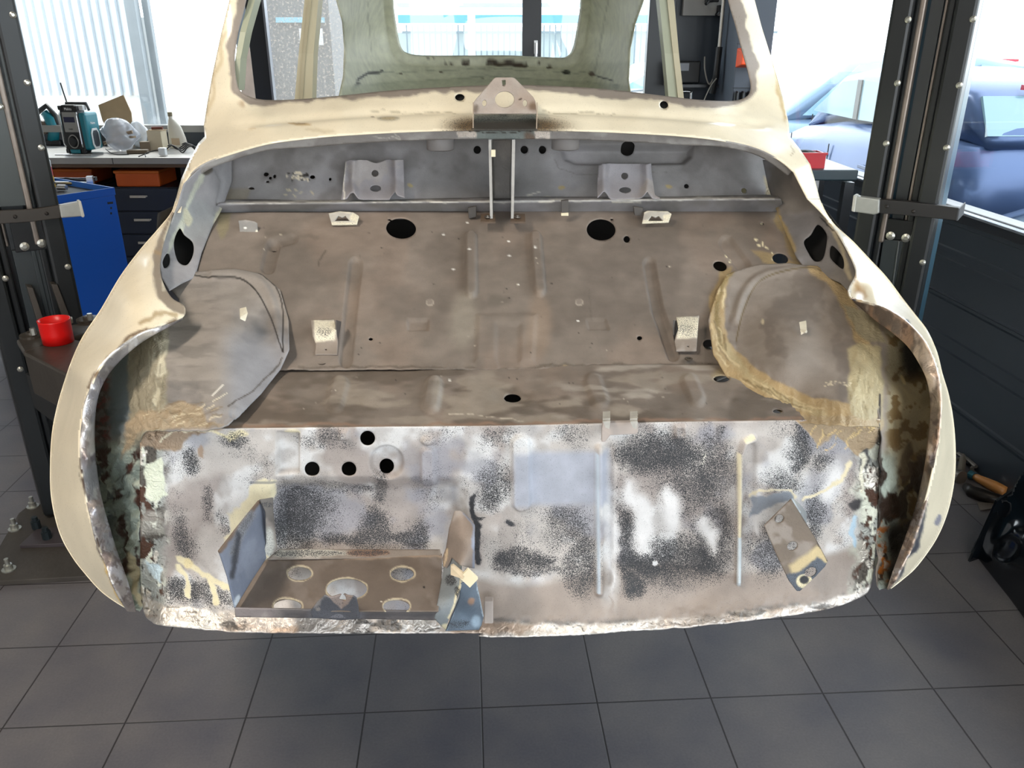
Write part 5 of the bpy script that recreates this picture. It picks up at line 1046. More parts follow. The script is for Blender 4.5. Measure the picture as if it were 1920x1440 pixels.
# base plates and anchors
bz = [PZ(-40,1092,.018),PZ(300,1072,.018),PZ(300,950,.018),PZ(58,944,.018),PZ(35,962,.018)]
b = MB(); b.prism(bz, (0,0,-.018)); b.put('base_plate', mat('grimy_base_plate','4a4540',.55,.2,var=.35,vscale=9,bump=.3), tl, bevel=.002)
b = MB(); b.prism([PZ(36,1022,.032),PZ(300,1012,.032),PZ(300,970,.032),PZ(68,992,.032)], (0,0,-.014)); b.put('foot_plate', mat('purple_brown_steel','4f484b',.45,.3,var=.2), tl, bevel=.002)
for x, y in ((62,950),(28,992),(17,1068)):
    c = PZ(x, y, .018); b = MB(); b.lathe(c, [(.022,0),(.022,.004),(.013,.004),(.013,.02),(.0075,.021),(.0075,.042),(.006,.043)], 12); b.put('anchor_bolt', RIV, tl)
for x, y in ((69,990),(89,1010)):
    c = PZ(x, y, .03); b = MB(); b.lathe(c, [(.015,0),(.015,.03),(.010,.031),(.010,.045),(.006,.045)], 10); b.put('anchor_bolt', mat('dark_stud','2b3438',.4,.5), tl)
cR = (np.array([1.24,2.72,0])); b = MB(); b.box(cR+V(.05,.05,.01), (.5,.6,.02)); b.put('base_plate', mat('grimy_base_plate','4a4540'), tr, bevel=.002)
b = MB(); b.prism([V(1.12,2.62,.775),V(1.22,2.55,.775),V(.55,2.0,.775),V(.48,2.1,.775)], (0,0,-.13)); b.put('lift_arm', ARMM, tr, bevel=.006)
for s, tt in ((-1, tl), (1, tr)):
    c = cl(.03+s*.52, 1.98 if s > 0 else 1.95, .70); b = MB(); b.cyl(c-V(0,0,.06), c+V(0,0,.045), .05, 20); b.put('lift_pad', COLD, tt)
# ================================================================ loose things indoors
# red cap standing on the left lift arm
c = PZ(110, 641, .776); r = .043
t = MB(); t.lathe(c, [(r,0),(r*1.01,.03),(r*1.03,.068),(r*1.05,.072),(r*.97,.072),(r*.93,.04),(r*.92,.006),(.001,.006)], 36)
tag(t.put('red_cup', mat('bright_red_plastic','e01210',.35,var=.03), None, smooth=True), 'bright red plastic cup standing on the left lift arm', 'cup')
def text(s, size, M, m, parent, ext=.0004, name='lettering'):
    cu = bpy.data.curves.new(name, 'FONT'); cu.body = s; cu.size = size; cu.extrude = ext; cu.align_x = 'CENTER'; cu.align_y = 'CENTER'
    to = bpy.data.objects.new('tmp_text', cu); link(to); bpy.context.view_layer.update()
    me = bpy.data.meshes.new_from_object(to.evaluated_get(bpy.context.evaluated_depsgraph_get())); bpy.data.objects.remove(to)
    me.name = name; me.materials.clear(); me.materials.append(m); o = link(bpy.data.objects.new(name, me)); o.parent = parent; o.matrix_local = M; return o
def frontM(x, y, z, rz=0.):     # text facing -Y (towards the camera), turned by rz
    return Matrix.Translation((x, y, z))@Matrix.Rotation(rz, 4, 'Z')@Matrix.Rotation(math.pi/2, 4, 'X')
BZ = .90
def bp_(px, py, z=BZ): return PZ(px, py, z)
def ip(px, y, z=BZ): return np.array([(px-960)/1567.*y, y, z])
# ---- workbench along the end wall
b = MB(); b.box((-2.85, 6.06, BZ-.022), (3.1, .72, .044))
wb = b.put('worktop', mat('scratched_metal_worktop','9a9896',.38,.35,var=.15,vscale=7,bump=.1), None, bevel=.003)
tag(wb, 'long grey metal-faced worktop under the left window', 'worktop')
b = MB(); b.box((-2.85, 5.73, BZ-.056), (3.1, .03, .024)); b.put('worktop_shade_strip', mat('brown_edge_shade','5a4636',.6,var=.2), wb)  # brown strip standing for the shade under the worktop's front edge
b = MB(); b.box((-2.745, 5.699, BZ-.022), (.004, .004, .042)); b.put('joint', FRAME, wb)
NV = mat('navy_cabinet','1c2433',.4,var=.08)
def dresser(x0, x1, lab):
    xm = (x0+x1)/2; t = thing('drawer_cabinet', (xm, 6.05, 0), lab, 'cabinet', 'navy drawer cabinets under the worktop')
    MB().box((0, 0, .345), (x1-x0, .5, .68)).put('body', NV, t, local=True, bevel=.004)
    for k in range(4):
        z = .60-.165*k; d = MB().box((0, -.258, z), (x1-x0-.02, .02, .155)).put('drawer', mat('navy_drawer_front','232c3d',.35,var=.06), t, local=True, bevel=.004)
        h = MB(); h.tube([(-.055,-.268,z+.025),(-.053,-.288,z+.025),(.053,-.288,z+.025),(.055,-.268,z+.025)], .006, 8); h.box((0,-.288,z+.025),(.11,.010,.016))
        h.put('handle', mat('cream_metal_handle','c9c3ba',.35,.3), d, local=True)
    return t
dresser(-2.93, -2.36, 'navy drawer cabinet carrying the orange box under the worktop'); dresser(-3.56, -2.96, 'navy drawer cabinet half hidden behind the blue tool cabinet')
MB().box((-2.28, 5.78, .43), (.06, .06, .85)).put('bench_leg', FRAME, wb)
MB().box((-2.75, 6.35, .45), (3.0, .02, .86)).put('back_panel', mat('black_back_panel','101114',.6), wb)
def crate(x0, x1, y0, z0, h, m, lab, name='storage_box', grp=None):
    t = thing(name, ((x0+x1)/2, y0+.16, z0), lab, 'box', grp); w_ = x1-x0
    MB().box((0, 0, h/2), (w_, .32, h)).put('body', m, t, local=True, bevel=.012)
    MB().box((0, 0, h-.012), (w_+.012, .332, .02)).put('lid', mat(m.name+'_lid','c4641c',.45,var=.1), t, local=True, bevel=.006); return t
OR = mat('orange_box_paint','c2561a',.45,var=.15,vscale=10)
crate(-2.80, -2.49, 5.80, .686, .115, OR, 'orange box on the navy drawer cabinet under the worktop')
crate(-3.30, -3.02, 5.92, .686, .11, OR, 'orange box deep under the worktop above the blue tool cabinet', grp=None)
# ---- jobsite radio
rc = bp_(157, 286); rz = -.12
rad = thing('jobsite_radio', rc, 'black and teal jobsite radio with aerial on the worktop', 'radio', rz=rz)
BLK = mat('black_rubber','17181a',.5); TEAL = mat('teal_plastic','0f6f7d',.35); GRP = mat('grey_radio_panel','8d8c88',.4,.3); CHR = mat('chrome_bar','d9d9d9',.2,.9); WHT = mat('white_plastic','d9dcdd',.4)
R_ = dict(local=True); rad.scale = (.80, .9, 1.)
MB().box((.02, .0, .15), (.24, .17, .25)).put('body', TEAL, rad, bevel=.015, **R_)
MB().prism([(-.095,-.09,.02),(-.075,-.09,0),(.075,-.09,0),(.095,-.09,.03),(.085,-.09,.30),(.06,-.09,.33),(-.06,-.09,.33),(-.085,-.09,.30)], (0,.09,0)).put('front', BLK, rad, bevel=.008, **R_)
g_ = MB().box((0,-.095,.215), (.125,.008,.135)).put('control_panel', GRP, rad, bevel=.006, **R_)
MB().box((0,-.1,.232), (.10,.004,.036)).put('display', mat('lcd_dark','16183a',.2), g_, **R_)
kn = MB(); kn.lathe((0,-.118,.085), [(.030,0),(.034,.012),(.034,.03)], 28, 'y'); kn.put('tuning_knob', BLK, rad, **R_)
kn = MB(); kn.tube([(.043*math.cos(a_),-.098,.085+.043*math.sin(a_)) for a_ in np.linspace(0,2*math.pi,25)], .005, 8); kn.put('knob_ring', GRP, rad, **R_)
for s in (-1, 1):
    MB().tube([(s*.078,-.098,.05),(s*.083,-.108,.07),(s*.083,-.108,.26),(s*.076,-.098,.28)], .006, 10).put('guard_bar', CHR, rad, **R_)
    for z in (.02, .31): MB().box((s*.075,-.085,z), (.03,.03,.03)).put('bumper_corner', BLK, rad, bevel=.006, **R_)
MB().box((0,-.097,.018), (.09,.01,.026)).put('latch', TEAL, rad, bevel=.003, **R_)
MB().prism([(.142,-.05,.06),(.142,-.03,.03),(.142,.03,.03),(.142,.05,.06),(.142,.05,.14),(.142,.03,.17),(.142,-.03,.17),(.142,-.05,.14)], (.006,0,0)).put('side_frame', WHT, rad, **R_)
MB().prism([(.148,-.035,.065),(.148,-.02,.045),(.148,.02,.045),(.148,.035,.065),(.148,.035,.135),(.148,.02,.155),(.148,-.02,.155),(.148,-.035,.135)], (.003,0,0)).put('side_grille', mat('dark_grille','3a4148',.5), rad, **R_)
MB().tube([(-.07,-.02,.30),(-.06,-.02,.335),(.13,-.02,.335),(.145,-.02,.29)], .012, 10).put('carry_handle', BLK, rad, **R_)
MB().box((.085,-.04,.31), (.075,.05,.035)).put('top_console', WHT, rad, bevel=.004, **R_)
MB().tube([(-.075,.02,.30),(-.105,.02,.47)], .006, 8).put('aerial', BLK, rad, **R_)
tx = mat('white_lettering','e6e8e8',.5); text('Makita', .026, frontM(0,-.0915,.302), tx, rad); text('Makita', .022, Matrix.Translation((.1415,0,.205))@Matrix.Rotation(math.pi/2,4,'Z')@Matrix.Rotation(math.pi/2,4,'X'), tx, rad); text('DAB+', .016, frontM(0,-.0995,.168), mat('black_lettering','141414',.5), rad)
# ---- cordless tool beside the radio
tc_ = bp_(98, 272); ct_ = thing('cordless_tool', tc_, 'black and teal cordless tool standing left of the radio', 'power tool')
MB().tube([(.02,0,.02),(.045,0,.10),(.03,0,.19),(-.01,0,.24)], [.05,.048,.045,.03], 14).put('housing', TEAL, ct_, smooth=True, **R_)
MB().tube([(.08,0,.0+.05),(.07,0,.22),(.02,0,.29),(-.06,0,.24)], .02, 10).put('handle', BLK, ct_, smooth=True, **R_)
MB().box((.02,0,.02), (.15,.10,.04)).put('battery', BLK, ct_, bevel=.008, **R_)
MB().lathe((-.04,-.03,.13), [(.05,0),(.055,.03),(.03,.05)], 20, 'y').put('motor_cap', mat('brown_motor_cap','5b4c3f',.5), ct_, **R_)
# ---- cardboard, bags, boxes, bottle, cables on the worktop
KB = mat('corrugated_cardboard','a08767',.75,var=.12,vscale=20)
t = MB(); t.prism([PY(184,197,6.36), PY(231,178,6.36), PY(246,211,6.34), PY(250,250,6.33), V(PY(250,262,6.2)[0],6.33,.905), V(PY(204,262,6.2)[0],6.33,.905), PY(192,226,6.34)], (0,.006,.0)); tag(t.put('cardboard_sheet', KB, None), 'brown cardboard sheet leaning behind the clear bag right of the radio', 'cardboard')
def blob(name, c, sx, sy, sz, m, seed, lab, cat, n=20, mm=14, amp=.25, grp=None, root=True):
    r_ = np.random.RandomState(seed); ph = r_.rand(6)*6; v = []; f = []
    for i in range(mm+1):
        th = math.pi*i/mm
        for k in range(n):
            a = 2*math.pi*k/n; q = 1+amp*(math.sin(3*a+ph[0]+2*th)*.5+math.sin(5*a+ph[1]-3*th)*.3+math.sin(7*th+ph[2]+a)*.25)*math.sin(th)
            v.append((c[0]+sx*q*math.sin(th)*math.cos(a), c[1]+sy*q*math.sin(th)*math.sin(a), c[2]+sz*(1+max(-1., math.cos(th)))*(.9+.1*q)))
    f = [(i*n+k, i*n+(k+1) % n, (i+1)*n+(k+1) % n, (i+1)*n+k) for i in range(mm) for k in range(n)]
    o = put(name, v, f, m, None, smooth=True); return tag(o, lab, cat, grp)
PB = mat('clear_plastic_film','c3c8d2',.15,spec=.8); PB.node_tree.nodes['Principled BSDF'].inputs['Alpha'].default_value = .5; PB.node_tree.nodes['Principled BSDF'].inputs['Coat Weight'].default_value = .6
q = ip(226,6.03); blob('plastic_bag', (q[0], q[1], BZ), .115, .075, .118, PB, 3, 'clear plastic bag of car parts beside the radio', 'bag', amp=.4)
for k, (x, dy, L_) in enumerate(((-.06, .08, .12), (.03, .06, .15))):
    c_ = V(q[0]+x, q[1]+dy-.08, BZ+.06+.05*k); t = MB(); t.tube([c_-V(L_/2,0,0), c_+V(L_/2,.01,.03)], .012, 10); t.lathe(c_+V(L_/2,0,-.01), [(.022,0),(.022,.012)], 14)
    tag(t.put('metal_fitting', mat('tan_metal','8c7b66',.4,.4), None), 'tan metal fitting inside the clear plastic bag', 'fitting', 'fittings in the clear bag')
q = ip(262,6.28); blob('plastic_bag', (q[0], q[1], BZ), .062, .055, .10, mat('milky_bag','cfd3d8',.25), 8, 'milky white plastic bag behind the small dark block on the worktop', 'bag', amp=.35)
q = ip(256,6.06); t = MB(); t.box((q[0]+.06,q[1],BZ+.035),(.07,.05,.07),rz=.4); tag(t.put('metal_block', mat('brown_block','6a5b49',.6,var=.2), None, bevel=.004), 'small brown block standing in front of the milky bag', 'block')
q = ip(297,6.14); t = thing('small_carton', (q[0], q[1], BZ), 'small buff carton beside the bottle on the worktop', 'box'); MB().box((0,0,.07),(.11,.08,.14),rz=-.15).put('carton', mat('buff_card','c9bda4',.7), t, bevel=.002, **R_); MB().box((.01,0,.142),(.11,.08,.003),rz=-.15).put('flap', KB, t, **R_)
MB().tube([V(q[0]-.03,q[1],BZ+.155),V(q[0]+.05,q[1],BZ+.156)], .011, 10).put('clamp', mat('brown_clamp','6f3d30',.5), None); o_ = C.objects[-1] if False else [o for o in C.objects if o.name == 'clamp'][0]; tag(o_, 'short dark red clamp lying on the small buff carton', 'clamp')
q = ip(333,6.26); bt = thing('oil_bottle', (q[0], q[1], BZ), 'pale grey plastic oil bottle with a green-brown cap on the worktop', 'bottle')
v = []; f = []; n = 18; pr = [(a_*1.1, b_*1.1, c_*1.28) for a_, b_, c_ in [(-.055,.065,0),(-.058,.07,.01),(-.055,.062,.06),(-.05,.04,.12),(-.04,.01,.155),(-.036,-.006,.165),(-.034,-.008,.18)]]
for x0, x1, z in pr:
    for k in range(n):
        a = 2*math.pi*k/n; v.append(((x0+x1)/2+(x1-x0)/2*math.cos(a), .030*min(1,(x1-x0)/.1+.2)*math.sin(a), z))
f = [(i*n+k, i*n+(k+1) % n, (i+1)*n+(k+1) % n, (i+1)*n+k) for i in range(len(pr)-1) for k in range(n)]+[tuple(range(n))]
put('bottle_body', v, f, mat('pale_bottle','cfcabd',.4), bt, smooth=True, local=True)
MB().lathe((-.023,0,.228), [(.017,0),(.017,.028),(.015,.03)], 18).put('cap', mat('olive_cap','7d735a',.5), bt, **R_)
MB().box((.0,-.031,.05),(.06,.002,.05)).put('label', mat('bottle_label','b9a58c',.5), bt, **R_)
cab_ = []
rr = np.random.RandomState(5)
for k in range(5):
    q0 = ip(304+k*9, 5.92+.045*k); pts = [q0+V(i*.035, .012*math.sin(i*1.3+k*2), .006+abs(.05*math.sin(i*.8+k))) for i in range(7)]
    t = MB(); t.tube(spline([tuple(p) for p in pts], 4), .0045, 7); tag(t.put('wiring_loom', mat('black_cable','1e1c1b',.5), None, smooth=True), 'black cable in the tangle of old wiring right of the bottle', 'cable', 'tangled cables on the worktop')
q = ip(300,5.80); t = thing('bulb_holder', (q[0], q[1], BZ), 'white lamp holder with black leads at the front of the worktop', 'lamp holder'); MB().box((.01,0,.03),(.05,.04,.05)).put('holder', WHT, t, bevel=.006, **R_)
for s in (0, 1): MB().tube(spline([(-.01,0,.04),(-.05,-.02,.035),(-.09,-.05,.02),(-.13+s*.05,-.08,.004)], 4), .0035, 6).put('lead', BLK, t, **R_)
q = ip(256,5.93); t = MB(); t.box((q[0],q[1],BZ+.014),(.14,.05,.026),rz=.1); tag(t.put('flat_metal_bar', mat('brown_bar','5c5040',.6), None, bevel=.003), 'flat brown bar lying below the clear bag on the worktop', 'bar')
q = bp_(130,291); t = MB(); t.tube([q+V(-.1,0,.004), q+V(.16,-.01,.004)], .004, 8); tag(t.put('thin_rod', CHR, None), 'thin bright rod lying on the worktop edge before the radio', 'rod')
t = MB(); t.tube(spline([tuple(ip(196,5.95)+V(0,0,.03)), tuple(ip(204,5.9)+V(0,0,.01)), tuple(ip(215,5.84)+V(0,0,.004)), tuple(ip(238,5.85)+V(0,0,.004))], 5), .003, 6); tag(t.put('thin_cable', BLK, None), 'thin black cable curling from the radio over the worktop', 'cable')
# ---- blue tool cabinet behind the left column
CZ = .95
c1 = PZ(213,352,CZ); c2 = PZ(113,366,CZ); c3 = PZ(120,325,CZ)
u = (c2-c1)/np.linalg.norm(c2-c1); v_ = np.array([-u[1], u[0], 0]); v_ = v_ if v_@(c3-c1) > 0 else -v_
W1, D1 = .40, .70; cs = [c1, c1+u*W1, c1+u*W1+v_*D1, c1+v_*D1]
BL = mat('blue_cabinet_paint','0a4fb0',.35,var=.04,vscale=3); BLE = mat('blue_cabinet_edge','3a7ad8',.3)
tb = thing('tool_cabinet', (np.mean([c[0] for c in cs]), np.mean([c[1] for c in cs]), 0), 'bright blue steel tool cabinet standing behind the left lift column', 'tool cabinet')
MB().prism([V(c[0],c[1],.06) for c in cs], (0,0,CZ-.06-.035)).put('cabinet_body', BL, tb, bevel=.004)
for k in range(4):
    a, b_ = cs[k], cs[(k+1) % 4]; m_ = (a+b_)/2; d_ = b_-a; ln = np.linalg.norm(d_); o = MB(); o.box((m_[0],m_[1],CZ-.017),(ln,.008,.036),rz=math.atan2(d_[1],d_[0])); o.put('top_rim', BLE if k == 3 else BL, tb)
ctr = sum(cs)/4; MB().prism([V(*(ctr+(c-ctr)*.985)[:2], CZ-.033) for c in cs], (0,0,.006)).put('rubber_mat', mat('dark_rubber_mat','26292f',.6), tb)
fB = onv(c1[:2], cs[1][:2])
slab(fB, [(201,379),(212,378),(212,382),(202,383)], .001, .004).put('vent_slot', mat('black_slot','06070a',.6), tb)
for y in (388, 398): slab(fB, [(207,y),(210,y),(210,y+4),(207,y+4)], .001, .004).put('screw_hole', mat('black_slot','06070a'), tb)
for x, y in ((-.13,-.2),(.13,-.2),(-.13,.25),(.13,.25)): o = MB(); p_ = ctr-u*x*1.1+v_*y; o.lathe((p_[0]-.02,p_[1],.035), [(.033,0),(.033,.03)], 18, 'x'); o.put('castor', BLK, tb)
SK = mat('chrome_tool','c9c9c7',.25,.9); zc = CZ-.025
def tool(name, pts, r, m, lab, cat, grp=None, extra=None):
    o = MB(); o.tube(pts, r, 12); 
    if extra: extra(o)
    return tag(o.put(name, m, None, smooth=False), lab, cat, grp)
q = PZ(136,348,zc); tool('socket_wrench', [q+V(-.12,.02,.012), q+V(.0,0,.012), q+V(.09,-.012,.012)], [.009,.009,.009], SK, 'chrome ratchet lying on the tool cabinet top, its square head to the right', 'wrench', extra=lambda o: o.box(q+V(.105,-.012,.030),(.03,.04,.04),rz=.3))
q1_ = PZ(128,340,zc); tool('socket_extension', [q1_+V(-.08,.02,.010), q1_+V(.1,.005,.010)], .009, mat('dark_chrome','4b4c50',.3,.7), 'dark socket extension lying behind the ratchet on the tool cabinet', 'tool')
q2_ = PZ(150,342,zc); tool('plier', [q2_+V(-.09,.03,.012), q2_+V(0,0,.010), q2_+V(.07,-.02,.008)], [.012,.008,.006], BLK, 'black-handled pliers lying at the back of the tool cabinet top', 'pliers', extra=lambda o: o.box(q2_+V(.085,-.022,.022),(.035,.022,.02)))
q3_ = PZ(121,357,zc); o = MB(); o.cyl(q3_+V(-.03,0,.015), q3_+V(.015,-.005,.015), .014, 16); tag(o.put('socket', SK, None), 'short chrome socket near the front rim of the tool cabinet', 'socket')
q = PZ(92,352,zc); sp_ = thing('spray_can', (q[0], q[1], zc), 'spray can with a yellow, pink and white label behind the left column', 'spray can')
MB().lathe((0,0,0), [(.030,0),(.032,.004),(.032,.06)], 28).put('can', mat('yellow_label','e2b73a',.35), sp_, smooth=False, **R_)
MB().lathe((0,0,.06), [(.032,0),(.032,.045)], 28).put('label', mat('pink_label','c8505e',.35), sp_, **R_)
MB().lathe((0,0,.105), [(.032,0),(.032,.03),(.026,.045),(.020,.05),(.020,.075),(.012,.08)], 28).put('cap', WHT, sp_, **R_)
MB().lathe((0,0,.02), [(.0325,0),(.0325,.012)], 28).put('dark_band', mat('brown_band','3b2c1c',.4), sp_, **R_)
# ---- tool corner beside the end window (seen through the windscreen opening)
SL = mat('slate_board','4b535f',.5,var=.05)
t = MB(); t.box((1.43, 6.40, 2.30), (.40, .05, .98)); bb_ = tag(t.put('wall_board', mat('pale_slatted_board','a8a6a2',.6), None), 'pale grooved board hung high on the end wall', 'board')
for k in range(5): MB().box((1.27+.085*k, 6.372, 2.35), (.005, .004, .85)).put('board_groove', mat('groove_line','5b5a58',.6), bb_)
for k, (x, z, w_) in enumerate(((1.42,1.90,.09),(1.50,1.83,.07))):
    t = MB(); t.box((x, 6.33, z+.02), (w_, .06, .05)); t.tube([(x-.03,6.31,z),(x-.05,6.29,z-.02)], .012, 8); tag(t.put('black_clamp', BLK, None, bevel=.004), ('larger' if k == 0 else 'smaller')+' black clamp hanging on the pale grooved board', 'clamp')
t = thing('steel_locker', (1.585, 5.95, 0), 'slate grey steel locker in the corner carrying the orange bin', 'locker'); MB().box((0.0,0,1.1),(.23,.5,2.2)).put('body', SL, t, bevel=.006, **R_)
for z in (1.35, 1.62): MB().box((-.02,-.256,z),(.20,.008,.003)).put('seam', BLK, t, **R_)
t = thing('hanging_bin', (1.555, 5.628, 1.475), 'orange plastic bin hung on the slate locker', 'bin'); ORP = mat('orange_plastic','ff5a1e',.4,var=.03)
MB().prism([(-.085,-.07,.02),(-.085,.07,0),(-.085,.07,.12),(-.085,-.07,.10)], (.17,0,0)).put('bin_body', ORP, t, bevel=.006, **R_); MB().box((0,-.066,.095),(.13,.014,.012)).put('lip_slot', mat('dark_orange','a83410',.5), t, **R_)
for k in range(5):
    t = MB(); t.lathe((1.495+.040*k, 5.682, 1.235), [(.016,0),(.016,.085),(.009,.095)], 14); tag(t.put('screwdriver_bit_case', mat('black_tube','15171a',.3), None), 'black capped tube standing in the rack on the slate locker', 'tube', 'black tubes on the slate locker')
t = MB(); t.lathe((1.53, 5.678, 1.17), [(.045,-.0),(.045,.02)], 26, 'y'); tg = tag(t.put('tape_roll', mat('blue_disc','20479c',.4), None), 'blue and white roll below the black tubes on the locker', 'roll'); MB().lathe((1.53,5.674,1.17), [(.028,0),(.028,.004)], 22, 'y').put('roll_core', WHT, tg)
t = MB(); t.tube([(1.53,5.40,.0),(1.575,5.61,.95),(1.60,5.685,1.40)], .010, 8); tag(t.put('red_bar', mat('red_paint','c81a28',.35), None), 'red steel bar leaning on the slate locker', 'bar')
t = MB(); t.tube([(1.43,6.02,1.58),(1.43,6.02,2.2)], .013, 10); lp = tag(t.put('grease_gun', mat('steel_tube','a8a39c',.3,.7), None), 'long grease gun with a steel tube hanging beside the locker', 'grease gun'); MB().tube([(1.43,6.02,1.60),(1.42,6.0,1.42),(1.41,6.02,1.30)], .022, 10).put('gun_head', BLK, lp); MB().tube(spline([(1.42,6.0,1.45),(1.38,6.0,1.36),(1.34,6.0,1.45),(1.33,6.0,1.54)], 5), .005, 6).put('hose', mat('hose_grey','8f8b84',.5), lp)
t = MB(); t.tube(spline([(1.42,5.98,1.40),(1.38,5.98,1.34),(1.33,5.98,1.2),(1.30,5.98,1.05)], 5), [.004]*16, 6); tag(t.put('hanging_cable', mat('pale_cable','a9a59c',.5), None), 'pale thin cable hanging left of the grease gun', 'cable')
t = thing('battery_charger', (1.24, 6.2, 1.36), 'black battery charger with a green light on the wall shelf', 'charger'); MB().box((0,0,.075),(.20,.12,.15)).put('housing', BLK, t, bevel=.01, **R_); MB().box((-.02,-.062,.11),(.07,.006,.05)).put('label', mat('grey_label','8c9099',.4), t, **R_)
MB().box((-.055,-.064,.025),(.02,.006,.014)).put('indicator_light', mat('green_led','10d050',.4,emit=('20ff60',3.)), t, **R_)
t = MB(); t.box((1.30,6.25,1.345),(.34,.3,.02)); tag(t.put('wall_shelf', FRAME, None), 'dark wall shelf below the battery charger', 'shelf')
t = MB(); t.tube(spline([(1.225,6.25,1.16),(1.225,6.25,1.28),(1.235,6.25,1.30),(1.30,6.25,1.30),(1.31,6.25,1.28),(1.31,6.25,1.16)], 4), .010, 8); tk = tag(t.put('chrome_bow', CHR, None, smooth=True), 'chrome bow handle standing on the lower shelf', 'handle'); MB().box((1.335,6.24,1.20),(.035,.04,.09)).put('red_grip', mat('red_paint','c81a28'), tk, bevel=.005)
t = MB(); t.box((1.30,6.25,1.15),(.34,.3,.02)); tag(t.put('wall_shelf', FRAME, None), 'dark lower wall shelf carrying the chrome bow handle', 'shelf')
t = MB(); t.tube(spline([(1.22,6.1,1.10),(1.30,6.08,1.13),(1.37,6.1,1.08),(1.33,6.05,1.02),(1.24,6.05,1.02),(1.22,6.05,1.1)], 5), .014, 8); tag(t.put('red_hose', mat('red_hose_rubber','b32028',.4), None, smooth=True), 'coiled red hose hanging under the lower wall shelf', 'hose')
t = MB(); t.tube([(1.045,6.36,1.052),(1.045,6.36,1.12),(1.045,6.36,1.13),(1.05,6.36,1.265)], [.006,.006,.017,.016], 10); tag(t.put('red_screwdriver', mat('red_paint','c81a28'), None), 'red screwdriver standing upright at the foot of the dark window post', 'screwdriver')
# ---- red bin on the dark trolley by the right window
q = PY(1530,316,4.0); tr_ = thing('parts_trolley', (q[0]+.03, 4.15, 0), 'dark steel trolley beside the right window behind the car', 'trolley'); zt_ = 1.06
MB().box((0,0,zt_-.025),(.30,.44,.05)).put('top', mat('dark_teal_steel','2a3a42',.35), tr_, bevel=.006, **R_)
for x in (-.12,.12):
    for y in (-.19,.19): MB().box((x,y,zt_/2-.03),(.045,.045,zt_-.06)).put('leg', FRAME, tr_, **R_)
MB().box((-.0,-.10,.75),(.02,.02,.5)).put('rod', CHR, tr_, **R_); MB().box((0,0,.3),(.28,.42,.02)).put('shelf', FRAME, tr_, **R_)
t = thing('red_bin', (q[0]-.045, 4.05, zt_), 'red plastic bin full of black parts on the dark trolley', 'bin'); RB = mat('red_bin_plastic','c81e2c',.4)
for c_, d_ in (((0,0,.004),(.16,.12,.008)),((0,-.058,.035),(.16,.006,.07)),((0,.058,.035),(.16,.006,.07)),((-.078,0,.035),(.006,.12,.07)),((.078,0,.035),(.006,.12,.07))): MB().box(c_, d_).put('bin_wall', RB, t, **R_)
MB().box((0,-.058,.068),(.175,.014,.010)).put('rim', RB, t, **R_)
blob('black_parts', (q[0]-.045, 4.05, zt_+.01), .065, .05, .035, mat('black_bits','141414',.6,bump=.6), 12, 'heap of small black parts inside the red bin', 'parts', amp=.3)['kind'] = 'stuff'
# ---- things on the floor under the right wall
def fz(px, py, z=0.): return PZ(px, py, z)
STL = mat('worn_tool_steel','77716a',.4,.6,var=.2); WD = mat('varnished_ash','b97f45',.45,var=.2,vscale=30)
a = fz(1806,855,.02); b_ = fz(1800,895,.02); t = thing('claw_hammer', a, 'grey hammer with a round face lying behind the right wing', 'hammer')
MB().tube([a, b_], [.012,.016], 12).put('shaft', mat('dull_shaft','6b6256',.5), t); MB().tube([b_+V(-.01,.02,.0), b_+V(0,-.012,.005)], .027, 22).put('hammer_head', STL, t)
a = fz(1818,889,.02); b_ = fz(1885,922,.02); t = thing('chisel', (a+b_)/2, 'orange wooden-handled chisel with a teal ferrule on the floor', 'chisel')
dd_ = (b_-a); MB().tube([a+dd_*.1, a+dd_*.3, a+dd_*.7, b_], [.012,.016,.022,.020], 14).put('wooden_handle', WD, t, smooth=True); MB().tube([a, a+dd_*.14], [.018,.016], 14).put('ferrule', mat('teal_metal','2f5f6c',.35,.4), t)
a = fz(1812,915,.012); pts = [fz(x,y,.02) for x, y in ((1812,912),(1822,922),(1840,928),(1862,934),(1890,938))]; t = MB(); t.tube(pts, [.016,.024,.026,.022,.014], 12); o = tag(t.put('body_dolly', mat('dark_forged','2a2623',.4,.5), None, smooth=True), 'dark curved forged dolly bar lying below the chisel', 'dolly bar')
t = MB(); t.prism([fz(1832,943,.004),fz(1838,958,.004),(fz(1866,953,.004)),fz(1880,945,.004)], (0,0,.003)); tag(t.put('sheet_offcut', mat('bright_offcut','9a9087',.35,.6), None), 'small bright sheet metal offcut against the black bumper', 'offcut')
for k, q_ in enumerate(([(1792,862),(1812,858),(1826,872),(1822,880)], [(1796,850),(1815,862),(1830,875)])): t = MB(); t.tube([fz(x,y,.015+.01*k) for x, y in q_], .008, 8); tag(t.put('hook_rod', STL, None), ('bent grey hook rod around the hammer' if k == 0 else 'straight grey rod lying behind the hammer'), 'rod')
q = fz(1850,884,.012); t = MB(); t.box(q+V(.05,.14,-.003), (.24,.07,.014), rz=-.7); tag(t.put('wooden_board', mat('brown_plywood','6b5140',.6,var=.2), None), 'brown wooden board under the hammer and chisel by the wall', 'board')
